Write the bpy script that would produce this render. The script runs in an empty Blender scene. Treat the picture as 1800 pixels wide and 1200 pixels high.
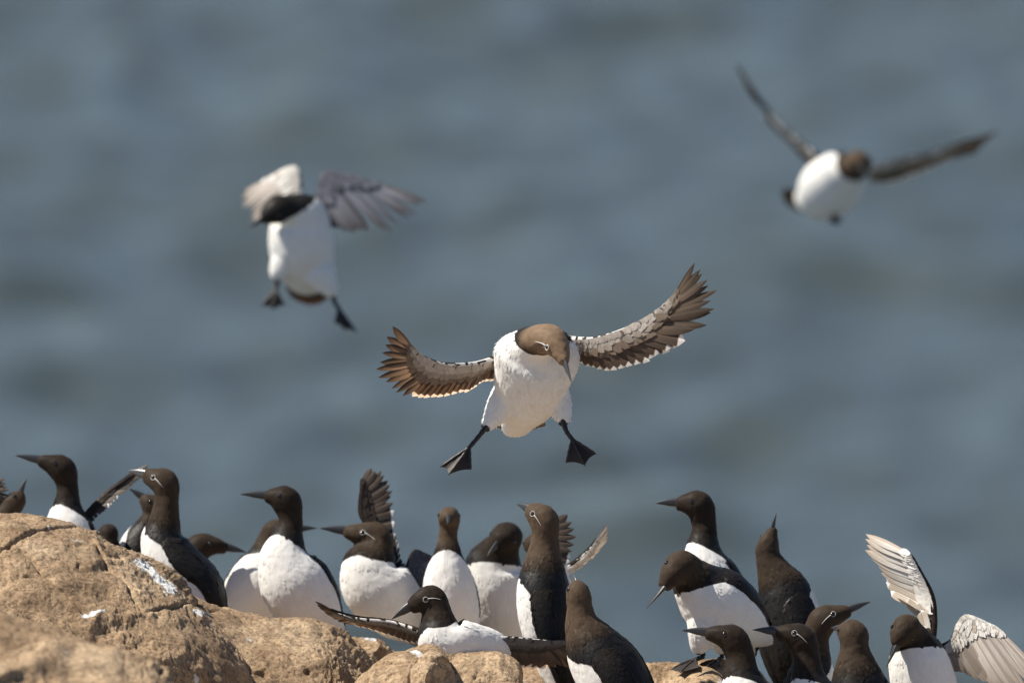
import bpy, math, random
import numpy as np
from mathutils import Vector, Matrix

random.seed(7)
RNG = np.random.default_rng(11)
R = math.radians

# ------------------------------------------------------------------ camera
PITCH = R(9.0)
FOCUS = 26.0
LENS = 500.0
ANCHOR = np.array([0.0, 0.0, 32.0])           # the point in focus, 32 m above the sea
RIGHT = np.array([1.0, 0.0, 0.0])
FWD = np.array([0.0, math.cos(PITCH), -math.sin(PITCH)])
UP = np.array([0.0, math.sin(PITCH), math.cos(PITCH)])
BACK = -FWD
CAM = ANCHOR - FWD * FOCUS
K = 36.0 / LENS / 1800.0                      # metres per photo pixel at 1 m

scn = bpy.context.scene
C = scn.collection
cam = bpy.data.cameras.new('camera')
cam.lens = LENS
cam.sensor_width = 36.0
cam.clip_start = 0.5
cam.clip_end = 20000.0
cam.dof.use_dof = True
cam.dof.focus_distance = FOCUS - 0.15
cam.dof.aperture_fstop = 5.0
cam_o = bpy.data.objects.new('camera', cam)
C.objects.link(cam_o)
cam_o.location = CAM
cam_o.rotation_euler = (math.pi / 2 - PITCH, 0, 0)
scn.camera = cam_o

# ------------------------------------------------------------------ sky, sun, exposure
SUN_EL = R(54.0)
SUN_AZ = R(-86.0)      # 0 = straight ahead (+Y); negative = to the left
sun_dir = np.array([math.cos(SUN_EL) * math.sin(SUN_AZ), math.cos(SUN_EL) * math.cos(SUN_AZ), math.sin(SUN_EL)])
world = bpy.data.worlds.new('World')
scn.world = world
world.use_nodes = True
wn = world.node_tree
bg = wn.nodes['Background']
sky = wn.nodes.new('ShaderNodeTexSky')
sky.sky_type = 'NISHITA'
sky.sun_disc = False
sky.sun_elevation = SUN_EL
sky.sun_rotation = SUN_AZ
sky.air_density = 1.0
sky.dust_density = 0.3
sky.altitude = 2500.0
wn.links.new(sky.outputs[0], bg.inputs[0])
bg.inputs[1].default_value = 0.07
sun = bpy.data.lights.new('sun', 'SUN')
sun.energy = 5.0
sun.angle = R(0.53)
sun.color = (1.0, 0.93, 0.82)
sun_o = bpy.data.objects.new('sun', sun)
C.objects.link(sun_o)
sun_o.rotation_euler = Vector(sun_dir).to_track_quat('Z', 'Y').to_euler()
sun_o.location = (-20, 0, 60)
scn.view_settings.view_transform = 'Standard'
scn.view_settings.look = 'None'
scn.view_settings.exposure = 0.65
scn.view_settings.gamma = 1.0


# ------------------------------------------------------------------ helpers
def wpos(px, py, dd):
    """A point seen at photo pixel (px, py), dd metres behind the plane of focus."""
    d = FOCUS + dd
    px = np.asarray(px, float); py = np.asarray(py, float); d = np.asarray(d, float)
    return (CAM + d[..., None] * FWD + ((px - 900.0) * K * d)[..., None] * RIGHT
            - ((py - 600.0) * K * d)[..., None] * UP)


def norm(v):
    v = np.asarray(v, float)
    return v / np.maximum(np.linalg.norm(v, axis=-1, keepdims=True), 1e-12)


_perm = np.random.default_rng(3).permutation(256)
_perm = np.concatenate([_perm, _perm, _perm])
_g3 = norm(np.random.default_rng(5).normal(size=(256, 3)))


def perlin(p):
    i = np.floor(p).astype(int)
    f = p - i
    i &= 255
    u = f * f * f * (f * (f * 6 - 15) + 10)
    r = 0.0
    for dx in (0, 1):
        for dy in (0, 1):
            for dz in (0, 1):
                h = _perm[_perm[_perm[i[:, 0] + dx] + i[:, 1] + dy] + i[:, 2] + dz]
                g = _g3[h]
                d = (g * (f - np.array([dx, dy, dz]))).sum(1)
                w = ((u[:, 0] if dx else 1 - u[:, 0]) * (u[:, 1] if dy else 1 - u[:, 1])
                     * (u[:, 2] if dz else 1 - u[:, 2]))
                r = r + w * d
    return r * 1.6


def sstep(a, b, x):
    t = np.clip((x - a) / (b - a), 0, 1)
    return t * t * (3 - 2 * t)


def mesh_np(name, verts, faces, smooth=True):
    me = bpy.data.meshes.new(name)
    me.from_pydata(np.asarray(verts).tolist(), [], [tuple(int(a) for a in f) for f in faces])
    if smooth:
        me.polygons.foreach_set('use_smooth', [True] * len(me.polygons))
    me.update()
    return me


def grid_faces(nu, nv, wrap=False):
    i = np.arange(nu - 1)[:, None]
    j = np.arange(nv if wrap else nv - 1)[None, :]
    j2 = (j + 1) % nv
    a = i * nv + j
    b = i * nv + j2
    c = (i + 1) * nv + j2
    d = (i + 1) * nv + j
    return np.stack([np.broadcast_to(q, (nu - 1, j.shape[1])) for q in (a, b, c, d)], -1).reshape(-1, 4)


def mesh_quads(name, verts, quads):
    """fast path for big quad grids"""
    me = bpy.data.meshes.new(name)
    verts = np.ascontiguousarray(verts, np.float32)
    quads = np.ascontiguousarray(quads, np.int32)
    me.vertices.add(len(verts))
    me.vertices.foreach_set('co', verts.ravel())
    me.loops.add(quads.size)
    me.loops.foreach_set('vertex_index', quads.ravel())
    me.polygons.add(len(quads))
    me.polygons.foreach_set('loop_start', np.arange(0, quads.size, 4, dtype=np.int32))
    me.polygons.foreach_set('use_smooth', np.ones(len(quads), bool))
    me.update(calc_edges=True)
    me.validate()
    return me


def attr_f(me, name, vals):
    a = me.attributes.new(name, 'FLOAT', 'POINT')
    a.data.foreach_set('value', np.ascontiguousarray(vals, np.float32))


def attr_v(me, name, vals):
    a = me.attributes.new(name, 'FLOAT_VECTOR', 'POINT')
    a.data.foreach_set('vector', np.ascontiguousarray(vals, np.float32).ravel())


def obj(name, me, mat, parent=None, loc=None):
    o = bpy.data.objects.new(name, me)
    C.objects.link(o)
    if mat is not None and (len(me.materials) == 0):
        me.materials.append(mat)
    if parent is not None:
        o.parent = parent
    if loc is not None:
        o.location = loc
    return o


def tag(o, label=None, cat=None, group=None, kind=None):
    for k_, v_ in (('label', label), ('category', cat), ('group', group), ('kind', kind)):
        if v_:
            o[k_] = v_
    return o


def catmull(P, n):
    """uniform Catmull-Rom through rows of P, n samples; returns samples and their index parameter"""
    P = np.asarray(P, float)
    m = len(P)
    Q = np.vstack([2 * P[0] - P[1], P, 2 * P[-1] - P[-2]])
    t = np.linspace(0, m - 1, n)
    i = np.minimum(t.astype(int), m - 2)
    f = (t - i)[:, None]
    p0, p1, p2, p3 = Q[i], Q[i + 1], Q[i + 2], Q[i + 3]
    return 0.5 * ((2 * p1) + (-p0 + p2) * f + (2 * p0 - 5 * p1 + 4 * p2 - p3) * f ** 2
                  + (-p0 + 3 * p1 - 3 * p2 + p3) * f ** 3), t


def tube(P, rads, ns=8, flat=None, nvec=None):
    """closed tube along points P, radii rads; flat = scale across nvec"""
    P = np.asarray(P, float)
    n = len(P)
    T = norm(np.gradient(P, axis=0))
    ref = np.array([0.13, 0.31, 0.94]) if nvec is None else np.asarray(nvec, float)
    A = norm(ref - (T @ ref)[:, None] * T)
    B = np.cross(T, A)
    ang = np.linspace(0, 2 * math.pi, ns, endpoint=False)
    fl = 1.0 if flat is None else flat
    V = (P[:, None, :] + np.asarray(rads)[:, None, None] * (np.cos(ang)[None, :, None] * A[:, None, :] * fl
         + np.sin(ang)[None, :, None] * B[:, None, :]))
    V = V.reshape(-1, 3)
    F = [tuple(f) for f in grid_faces(n, ns, wrap=True)]
    b = len(V)
    V = np.vstack([V, P[:1], P[-1:]])
    for j in range(ns):
        F.append((b, (j + 1) % ns, j))
        F.append((b + 1, (n - 1) * ns + j, (n - 1) * ns + (j + 1) % ns))
    return V, F


class Acc:
    """collects several shapes into one mesh"""
    def __init__(self):
        self.V = []; self.F = []; self.n = 0

    def add(self, V, F):
        self.V.append(np.asarray(V, float))
        self.F += [tuple(int(a) + self.n for a in f) for f in F]
        self.n += len(V)

    def mesh(self, name):
        return mesh_np(name, np.vstack(self.V), self.F)


# ------------------------------------------------------------------ materials
class NT:
    def __init__(self, name):
        self.m = bpy.data.materials.new(name)
        self.m.use_nodes = True
        self.t = self.m.node_tree
        self.p = self.t.nodes['Principled BSDF']
        self.out = self.t.nodes['Material Output']

    def n(self, kind, **kw):
        nd = self.t.nodes.new(kind)
        for k_, v_ in kw.items():
            if k_.startswith('i_'):
                nd.inputs[k_[2:].replace('_', ' ')].default_value = v_
            else:
                setattr(nd, k_, v_)
        return nd

    def l(self, a, b):
        self.t.links.new(a, b)

    def attr(self, name):
        return self.n('ShaderNodeAttribute', attribute_name=name)

    def math(self, op, a, b=None, c=None, clamp=False):
        nd = self.n('ShaderNodeMath', operation=op)
        nd.use_clamp = clamp
        for i, q in enumerate((a, b, c)):
            if q is None:
                continue
            if isinstance(q, (int, float)):
                nd.inputs[i].default_value = q
            else:
                self.l(q, nd.inputs[i])
        return nd.outputs[0]

    def mix(self, fac, a, b, blend='MIX'):
        nd = self.n('ShaderNodeMix', data_type='RGBA', blend_type=blend, clamp_factor=False)
        for s, q in ((0, fac), (6, a), (7, b)):
            if isinstance(q, (int, float)):
                nd.inputs[s].default_value = q
            elif isinstance(q, tuple):
                nd.inputs[s].default_value = (*q, 1.0)
            else:
                self.l(q, nd.inputs[s])
        return nd.outputs[2]

    def ramp(self, fac, stops):
        nd = self.n('ShaderNodeValToRGB')
        els = nd.color_ramp.elements
        while len(els) < len(stops):
            els.new(0.5)
        for e, (p_, c_) in zip(els, stops):
            e.position = p_
            e.color = (*c_, 1.0) if len(c_) == 3 else c_
        self.l(fac, nd.inputs[0])
        return nd.outputs[0]

    def noise(self, vec, scale, detail=3.0, rough=0.55):
        nd = self.n('ShaderNodeTexNoise')
        nd.inputs['Scale'].default_value = scale
        nd.inputs['Detail'].default_value = detail
        nd.inputs['Roughness'].default_value = rough
        if vec is not None:
            self.l(vec, nd.inputs['Vector'])
        return nd.outputs[0]

    def bump(self, h, strength, dist, normal=None):
        nd = self.n('ShaderNodeBump')
        nd.inputs['Strength'].default_value = strength
        nd.inputs['Distance'].default_value = dist
        self.l(h, nd.inputs['Height'])
        if normal is not None:
            self.l(normal, nd.inputs['Normal'])
        return nd.outputs[0]

    def scaled(self, vec, s):
        nd = self.n('ShaderNodeVectorMath', operation='MULTIPLY')
        self.l(vec, nd.inputs[0])
        nd.inputs[1].default_value = s
        return nd.outputs[0]


WHITE = (0.87, 0.855, 0.82)
BACKC = (0.0100, 0.0093, 0.0092)
HEADC = (0.088, 0.062, 0.042)


def mat_plumage():
    q = NT('plumage')
    dk = q.attr('dk').outputs['Fac']
    hd = q.attr('hd').outputs['Fac']
    rn = q.attr('rn').outputs['Fac']
    fl = q.attr('fl').outputs['Vector']
    st = q.noise(q.scaled(fl, (70, 330, 70)), 1.0, 3, 0.6)
    bl = q.noise(q.scaled(fl, (60, 60, 60)), 1.0, 2, 0.5)
    e = q.math('ADD', dk, q.math('MULTIPLY', q.math('SUBTRACT', st, 0.5), 1.6))
    fac = q.n('ShaderNodeMapRange', interpolation_type='SMOOTHSTEP')
    q.l(e, fac.inputs[0]); fac.inputs[1].default_value = -1.6; fac.inputs[2].default_value = 1.6
    dark = q.mix(hd, BACKC, HEADC)
    var = q.math('ADD', q.math('MULTIPLY', st, 0.9), q.math('ADD', 0.25, q.math('MULTIPLY', bl, 0.7)))
    var = q.math('MULTIPLY', var, q.math('ADD', 0.8, q.math('MULTIPLY', rn, 0.5)))
    darkv = q.mix(1.0, dark, var, 'MULTIPLY')
    wv = q.mix(q.math('MULTIPLY', q.math('SUBTRACT', bl, 0.45), 1.2, clamp=True), WHITE, (0.80, 0.75, 0.66))
    wv = q.mix(1.0, wv, q.math('ADD', 0.86, q.math('MULTIPLY', st, 0.24)), 'MULTIPLY')
    col = q.mix(fac.outputs[0], wv, darkv)
    q.l(col, q.p.inputs['Base Color'])
    q.p.inputs['Roughness'].default_value = 0.5
    sp = q.math('MULTIPLY', q.math('SUBTRACT', 1.0, q.math('MULTIPLY', hd, 4.5), clamp=True), fac.outputs[0])
    q.l(q.math('ADD', 0.04, q.math('MULTIPLY', sp, 0.18)), q.p.inputs['Specular IOR Level'])
    q.p.inputs['Diffuse Roughness'].default_value = 0.5
    q.p.inputs['Sheen Weight'].default_value = 0.0
    q.p.inputs['Sheen Roughness'].default_value = 0.5
    q.l(q.bump(st, 0.35, 0.0016), q.p.inputs['Normal'])
    return q.m


def mat_feather(name, top, under_tip=None, tip=None, trans=0.3, tint=(2.2, 1.55, 1.0)):
    """u runs quill to tip, v across"""
    q = NT(name)
    uv = q.n('ShaderNodeUVMap').outputs[0]
    sep = q.n('ShaderNodeSeparateXYZ'); q.l(uv, sep.inputs[0])
    u, v = sep.outputs[0], sep.outputs[1]
    oi = q.n('ShaderNodeObjectInfo').outputs['Random']
    av = q.math('ABSOLUTE', q.math('SUBTRACT', v, 0.5))
    barb = q.n('ShaderNodeCombineXYZ')
    q.l(q.math('ADD', q.math('MULTIPLY', u, 90.0), q.math('MULTIPLY', av, -40.0)), barb.inputs[0])
    q.l(q.math('MULTIPLY', v, 3.0), barb.inputs[1])
    q.l(q.math('MULTIPLY', oi, 37.0), barb.inputs[2])
    st = q.noise(barb.outputs[0], 1.0, 2, 0.6)
    base = q.mix(1.0, top, q.math('ADD', 0.55, q.math('MULTIPLY', st, 0.9)), 'MULTIPLY')
    base = q.mix(1.0, base, q.math('ADD', 0.75, q.math('MULTIPLY', oi, 0.5)), 'MULTIPLY')
    # darker towards the outer end, paler vane base
    if under_tip:
        f = q.n('ShaderNodeMapRange'); q.l(u, f.inputs[0]); f.inputs[1].default_value = 0.45; f.inputs[2].default_value = 1.0
        base = q.mix(f.outputs[0], base, under_tip)
    if under_tip:
        ov = q.n('ShaderNodeMapRange'); q.l(v, ov.inputs[0]); ov.inputs[1].default_value = 0.48; ov.inputs[2].default_value = 0.62
        base = q.mix(q.math('MULTIPLY', ov.outputs[0], 0.75), base, under_tip)
    # rachis
    rc = q.n('ShaderNodeMapRange'); q.l(av, rc.inputs[0]); rc.inputs[1].default_value = 0.012; rc.inputs[2].default_value = 0.03
    base = q.mix(rc.outputs[0], (0.16, 0.11, 0.07), base)
    if tip:
        f = q.n('ShaderNodeMapRange'); q.l(q.math('ADD', u, q.math('MULTIPLY', q.math('SUBTRACT', st, 0.5), 0.05)), f.inputs[0])
        f.inputs[1].default_value = tip; f.inputs[2].default_value = tip + 0.02
        base = q.mix(f.outputs[0], base, (0.80, 0.79, 0.76))
    q.l(base, q.p.inputs['Base Color'])
    q.p.inputs['Roughness'].default_value = 0.5
    q.p.inputs['Specular IOR Level'].default_value = 0.35
    bm = q.bump(st, 0.25, 0.0008)
    q.l(bm, q.p.inputs['Normal'])
    if trans:
        tr = q.n('ShaderNodeBsdfTranslucent')
        q.l(q.mix(1.0, base, tint, 'MULTIPLY'), tr.inputs[0])
        ms = q.n('ShaderNodeMixShader'); ms.inputs[0].default_value = trans
        q.l(q.p.outputs[0], ms.inputs[1]); q.l(tr.outputs[0], ms.inputs[2])
        q.l(ms.outputs[0], q.out.inputs[0])
    return q.m


def mat_covert():
    q = NT('covert')
    c = q.n('ShaderNodeAttribute', attribute_name='cc').outputs['Color']
    tc = q.n('ShaderNodeTexCoord').outputs['Object']
    nz = q.noise(tc, 220, 3, 0.6)
    b = q.mix(1.0, c, q.math('ADD', 0.6, q.math('MULTIPLY', nz, 0.8)), 'MULTIPLY')
    q.l(b, q.p.inputs['Base Color'])
    q.p.inputs['Roughness'].default_value = 0.65
    q.p.inputs['Specular IOR Level'].default_value = 0.3
    tr = q.n('ShaderNodeBsdfTranslucent'); q.l(b, tr.inputs[0])
    ms = q.n('ShaderNodeMixShader'); ms.inputs[0].default_value = 0.18
    q.l(q.p.outputs[0], ms.inputs[1]); q.l(tr.outputs[0], ms.inputs[2]); q.l(ms.outputs[0], q.out.inputs[0])
    return q.m


def mat_simple(name, col, rough=0.5, spec=0.5, noise=0.3, scale=120, bump=0.0):
    q = NT(name)
    tc = q.n('ShaderNodeTexCoord').outputs['Object']
    nz = q.noise(tc, scale, 4, 0.6)
    b = q.mix(1.0, col, q.math('ADD', 1.0 - noise, q.math('MULTIPLY', nz, 2 * noise)), 'MULTIPLY')
    q.l(b, q.p.inputs['Base Color'])
    q.p.inputs['Roughness'].default_value = rough
    q.p.inputs['Specular IOR Level'].default_value = spec
    if bump:
        q.l(q.bump(nz, bump, 0.001), q.p.inputs['Normal'])
    return q.m


def mat_rock():
    q = NT('rock')
    tc = q.n('ShaderNodeTexCoord').outputs['Object']
    big = q.noise(tc, 5.0, 4, 0.6)
    mid = q.noise(tc, 28.0, 5, 0.65)
    fine = q.noise(tc, 130.0, 5, 0.75)
    c = q.ramp(big, [(0.30, (0.21, 0.14, 0.083)), (0.46, (0.33, 0.23, 0.14)), (0.60, (0.455, 0.335, 0.215)), (0.75, (0.27, 0.19, 0.12))])
    c = q.mix(1.0, c, q.ramp(mid, [(0.25, (0.55, 0.50, 0.46)), (0.5, (1.0, 1.0, 1.0)), (0.75, (1.28, 1.27, 1.25))]), 'MULTIPLY')
    c = q.mix(1.0, c, q.ramp(fine, [(0.34, (0.38, 0.34, 0.31)), (0.47, (0.95, 0.95, 0.95)), (0.64, (1.35, 1.35, 1.35))]), 'MULTIPLY')
    spk = q.noise(tc, 90.0, 3, 0.6)
    c = q.mix(q.n('ShaderNodeMapRange').outputs[0], c, c) if False else c
    lich = q.n('ShaderNodeMapRange'); q.l(spk, lich.inputs[0]); lich.inputs[1].default_value = 0.68; lich.inputs[2].default_value = 0.74
    c = q.mix(q.math('MULTIPLY', lich.outputs[0], 0.6), c, (0.55, 0.50, 0.42))
    gu = q.attr('guano').outputs['Fac']
    g2 = q.n('ShaderNodeMapRange'); q.l(q.math('ADD', gu, q.math('MULTIPLY', q.math('SUBTRACT', fine, 0.5), 0.9)), g2.inputs[0])
    g2.inputs[1].default_value = 0.45; g2.inputs[2].default_value = 0.62
    c = q.mix(g2.outputs[0], c, (0.74, 0.74, 0.72))
    q.l(c, q.p.inputs['Base Color'])
    q.p.inputs['Roughness'].default_value = 0.85
    q.p.inputs['Specular IOR Level'].default_value = 0.25
    b = q.bump(mid, 0.35, 0.006)
    b = q.bump(fine, 0.9, 0.007, b)
    q.l(b, q.p.inputs['Normal'])
    return q.m


def mat_sea():
    q = NT('sea_water')
    tc = q.n('ShaderNodeTexCoord').outputs['Object']
    q.p.inputs['Base Color'].default_value = (0.049, 0.063, 0.0645, 1)
    q.p.inputs['Roughness'].default_value = 0.2
    q.p.inputs['IOR'].default_value = 1.333
    a = q.noise(tc, 1.7, 4, 0.6)
    q.l(q.bump(a, 0.8, 0.18), q.p.inputs['Normal'])
    return q.m


M = dict(
    plumage=mat_plumage(),
    primary=mat_feather('primary_feather', (0.20, 0.147, 0.105), (0.042, 0.029, 0.021), None, 0.46, (1.6, 1.3, 1.05)),
    secondary=mat_feather('secondary_feather', (0.14, 0.10, 0.075), (0.06, 0.042, 0.031), 0.87, 0.3),
    primary_pale=mat_feather('pale_primary_feather', (0.74, 0.70, 0.64), (0.42, 0.33, 0.24), None, 0.25, (1.0, 0.93, 0.84)),
    secondary_pale=mat_feather('pale_secondary_feather', (0.72, 0.67, 0.60), (0.48, 0.40, 0.31), 0.90, 0.25, (1.0, 0.93, 0.84)),
    primary_dusky=mat_feather('dusky_primary_feather', (0.085, 0.062, 0.047), (0.035, 0.025, 0.019), None, 0.15, (1.3, 1.1, 0.9)),
    secondary_dusky=mat_feather('dusky_secondary_feather', (0.075, 0.057, 0.045), (0.04, 0.03, 0.024), 0.88, 0.12, (1.3, 1.1, 0.9)),
    primary_ash=mat_feather('ashy_primary_feather', (0.40, 0.36, 0.32), (0.20, 0.16, 0.13), None, 0.2, (1.0, 0.93, 0.84)),
    primary_skylit=mat_feather('skylit_primary_feather', (0.15, 0.16, 0.195), (0.035, 0.032, 0.034), None, 0.1, (1, 1, 1)),  # sky reflection painted into the feather colour as bluish grey
    tail=mat_feather('tail_feather', (0.05, 0.034, 0.026), None, None, 0.2),
    covert=mat_covert(),
    bill=mat_simple('bill', (0.030, 0.030, 0.032), 0.38, 0.5, 0.35, 150),
    bill_lit=mat_simple('bill_sunlit', (0.06, 0.057, 0.055), 0.25, 0.7, 0.12, 60),  # lighter, glossier copy of bill, the sun's highlight put into its colour
    eye=mat_simple('eye', (0.006, 0.005, 0.005), 0.08, 0.6, 0.1),
    white=mat_simple('white_plumage', (0.62, 0.61, 0.58), 0.7, 0.2, 0.15, 300),
    leg=mat_simple('leg_skin', (0.022, 0.018, 0.016), 0.45, 0.45, 0.5, 140, 0.6),
    web=mat_simple('foot_web', (0.022, 0.015, 0.012), 0.5, 0.3, 0.5, 110, 0.6),
    rock=mat_rock(),
    sea=mat_sea(),
)

# ------------------------------------------------------------------ the sea
def build_sea():
    def axis(c, half, n, far):
        core = np.linspace(c - half, c + half, n)
        g = np.geomspace(1, far, 26) - 1
        step = 2 * half / (n - 1)
        return np.concatenate([(core[0] - step - g)[::-1], core, core[-1] + step + g])
    X = axis(0, 16, 150, 6000)
    Y = axis(190, 75, 480, 9000)
    gx, gy = np.meshgrid(X, Y, indexing='ij')
    P = np.stack([gx.ravel(), gy.ravel(), np.zeros(gx.size)], -1)
    near = np.exp(-np.maximum(0, np.abs(P[:, 0]) - 16) / 30) * np.exp(-np.maximum(0, np.abs(P[:, 1] - 190) - 75) / 60)
    z = 0.0
    for lx, ly, am, s in ((5.0, 7.5, 0.36, 0), (2.2, 3.6, 0.50, 9), (1.0, 1.7, 0.15, 21)):
        # crests lie slightly slantwise
        q = np.stack([(P[:, 0] + 0.25 * P[:, 1]) / lx, (P[:, 1] - 0.3 * P[:, 0]) / ly, np.full(len(P), s + 0.37)], -1)
        z = z + am * perlin(q)
    P[:, 2] = z * near
    me = mesh_quads('sea', P, grid_faces(len(X), len(Y)))
    o = obj('sea', me, M['sea'])
    tag(o, 'calm blue-grey sea far below the ledge', None, None, 'structure')


build_sea()

# ------------------------------------------------------------------ rocks
def poly_dist(px, py, pts):
    pts = np.asarray(pts, float)
    best = np.full(px.shape, 1e9)
    for a, b in zip(pts[:-1], pts[1:]):
        d = b - a
        t = np.clip(((px - a[0]) * d[0] + (py - a[1]) * d[1]) / (d @ d), 0, 1)
        best = np.minimum(best, np.hypot(px - a[0] - t * d[0], py - a[1] - t * d[1]))
    return best


def project(P):
    q = P - CAM
    d = q @ FWD
    return 900 + (q @ RIGHT) / d / K, 600 - (q @ UP) / d / K


def rock(name, label, sil, dd, wf, hf, wb, hb, nu, nv, seed, amp=1.0, guano=(), group=None, skew=0.0, cracks=1.0):
    S, _ = catmull(np.array(sil, float), nu)
    ddu = np.interp(np.linspace(0, 1, nu), np.linspace(0, 1, len(dd)), dd) if isinstance(dd, (list, tuple)) else np.full(nu, dd)
    ridge = wpos(S[:, 0], S[:, 1], ddu)
    v = np.concatenate([-np.linspace(1, 0, nv // 3, endpoint=False), np.linspace(0, 1, nv - nv // 3)])
    th = v * math.pi / 2
    f = np.where(v > 0, wf, wb)
    h = np.where(v > 0, hf, hb)
    # squared-off profile: flat top shoulder then a steeper face
    off_f = f * np.sin(th)
    off_h = h * (1 - np.cos(th) ** 0.9)
    P = ridge[:, None, :] + np.stack([skew * np.abs(off_h), -off_f, -off_h], -1)[None]
    # pull the two ends in so the form closes
    P = P.reshape(-1, 3)
    fc = grid_faces(nu, len(v))
    # normals from the grid
    G = P.reshape(nu, len(v), 3)
    du = np.gradient(G, axis=0); dv = np.gradient(G, axis=1)
    N = norm(np.cross(dv, du).reshape(-1, 3))
    N *= np.sign(N[:, 2:3] + 1e-9) if N[:, 2].mean() < 0 else 1
    q = (P - ANCHOR) + seed * 1.37
    w = np.stack([perlin(q * 6 + 11), perlin(q * 6 + 23), perlin(q * 6 + 31)], -1) * 0.05
    disp = 0.034 * perlin(q * 3.4) + 0.011 * perlin((q + w) * 8)
    # broken, faceted planes
    fa = perlin((q + w) * np.array([9, 9, 13.0]) + 2)
    fb = perlin((q + 0.6 * w) * np.array([19, 19, 24.0]) + 9)
    disp += 0.012 * np.abs(fa) + 0.006 * np.abs(fb)
    rough = 0.4 + 0.9 * sstep(-0.3, 0.5, perlin(q * 5 + 41))
    disp += rough * (0.0026 * perlin((q + w) * 34) + 0.0024 * perlin(q * 70) + 0.0019 * perlin(q * 140) + 0.0013 * perlin(q * 290))
    pit = perlin(q * 30 + 7)
    disp -= 0.011 * sstep(0.62, 0.85, pit)
    rk = np.random.default_rng(seed * 13 + 5)
    pa = perlin(q * 7 + 3); pb = perlin(q * 31 + 1); pc = np.abs(perlin(q * 13 + 6))
    for k_ in range(9):
        pn = norm(rk.normal(0, 1, 3) * np.array([1.0, 0.7, 1.2]))
        c0 = (P[rk.integers(0, len(P))] - ANCHOR) @ pn
        c_ = (P - ANCHOR) @ pn - c0 + 0.016 * pa * (-1) ** k_ + 0.004 * pb
        msk = sstep(-0.05, 0.25, perlin(q * 4.5 + k_ * 11)) * cracks
        wd_ = 0.0022 + 0.0022 * pc
        disp -= rk.uniform(0.006, 0.014) * np.exp(-(c_ / wd_) ** 2) * msk
        disp += rk.uniform(0.002, 0.007) * sstep(-0.004, 0.006, c_) * msk
    nvv = len(v)
    disp = disp - 0.45 * np.median(disp.reshape(nu, nvv)[:, nv // 3])
    low = (0.034 * perlin(q * 3.4) + 0.011 * perlin((q + w) * 8) + 0.012 * np.abs(fa)).reshape(nu, nvv)
    disp = disp - (low[:, nv // 3][:, None] * np.exp(-(v / 0.3) ** 2)[None, :]).ravel()
    rs = np.random.default_rng(seed * 7 + 1)
    P0 = P.copy()
    size = math.sqrt(wf * hf)
    for _ in range(40):
        k_ = rs.integers(0, len(P0))
        if abs(v[k_ % nvv]) < (0.12 if size < 0.3 else 0.3) or size > 0.35 and rs.random() < 0.4:
            continue
        sml = size < 0.3
        nk = norm(N[k_] + rs.normal(0, 0.36 if sml else 0.24, 3)); dl = rs.uniform(0.002, 0.016 if sml else 0.010); rad = rs.uniform(0.16, 0.42) * size
        rel = P - P0[k_]
        hh = rel @ nk + dl
        dist = np.linalg.norm(P0 - P0[k_], axis=1)
        P = P - nk * (np.maximum(hh, 0) * sstep(1.0, 0.75, dist / rad))[:, None] * 0.92
    P = P + N * (disp * np.where(np.abs(disp) > 1, 1, 1) * amp)[:, None]
    fine_ = 0.0016 * perlin(q * 110 + 3) + 0.0012 * perlin(q * 230 + 8) + 0.0030 * perlin((q + w) * 48 + 5)
    P = P + N * (fine_ * (1.25 - amp))[:, None]
    me = mesh_quads(name, P - ridge.mean(0), fc)
    g = np.zeros(len(P))
    if guano:
        px, py = project(P)
        for pts, r_ in guano:
            g = np.maximum(g, 1.15 - poly_dist(px + 6 * perlin(q * 90), py + 6 * perlin(q * 90 + 5), pts) / r_ * 0.6)
    streak = perlin(q * np.array([30, 30, 12.0]) + 3)
    g = np.maximum(g, sstep(0.5, 0.85, streak) * 0.68)
    attr_f(me, 'guano', g)
    o = obj(name, me, M['rock'], None, ridge.mean(0))
    tag(o, label, 'rock', group)
    return o


GR = 'tan rocks of the ledge'
rock('boulder', 'large rounded tan boulder with a white dropping streak, at left edge',
     [(-260, 968), (-130, 924), (0, 908), (60, 912), (130, 928), (190, 954), (240, 977), (285, 1008), (330, 1058), (385, 1118), (440, 1180), (480, 1240), (520, 1320)],
     0.05, 0.62, 0.55, 0.35, 0.5, 540, 360, 1, 1.0,
     guano=[([(243, 987), (262, 1000), (283, 1020), (305, 1036)], 6.5), ([(148, 1083), (168, 1076), (184, 1070)], 2.6)], group=GR, skew=0.15)
rock('boulder', 'sloping tan boulder with dark right face, in front of the two facing birds',
     [(180, 1000), (240, 975), (300, 1022), (350, 1046), (405, 1066), (470, 1080), (540, 1088), (585, 1100), (615, 1124), (645, 1158), (680, 1200), (715, 1260), (730, 1330)],
     0.22, 0.40, 0.42, 0.30, 0.45, 460, 280, 2, 1.0, group=GR)
rock('boulder', 'small pale rock ledge below the wing-raising bird',
     [(590, 1170), (612, 1128), (640, 1119), (662, 1124), (690, 1138), (730, 1150), (770, 1180), (800, 1240)],
     0.36, 0.16, 0.2, 0.12, 0.25, 200, 150, 3, 0.75, group=GR, cracks=0.8)
rock('boulder', 'angular tan rock at bottom centre with dark right side',
     [(610, 1240), (640, 1185), (690, 1150), (735, 1136), (765, 1134), (785, 1150), (793, 1178), (800, 1215), (810, 1260)],
     -0.12, 0.22, 0.22, 0.12, 0.25, 230, 180, 4, 0.75, group=GR, cracks=0.8)
rock('boulder', 'low flat tan rock under the crouching bird with outspread wings',
     [(750, 1230), (775, 1155), (800, 1146), (850, 1148), (880, 1154), (902, 1170), (912, 1198), (925, 1250)],
     -0.05, 0.24, 0.22, 0.10, 0.25, 210, 180, 5, 0.75, group=GR, cracks=0.8)
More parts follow.
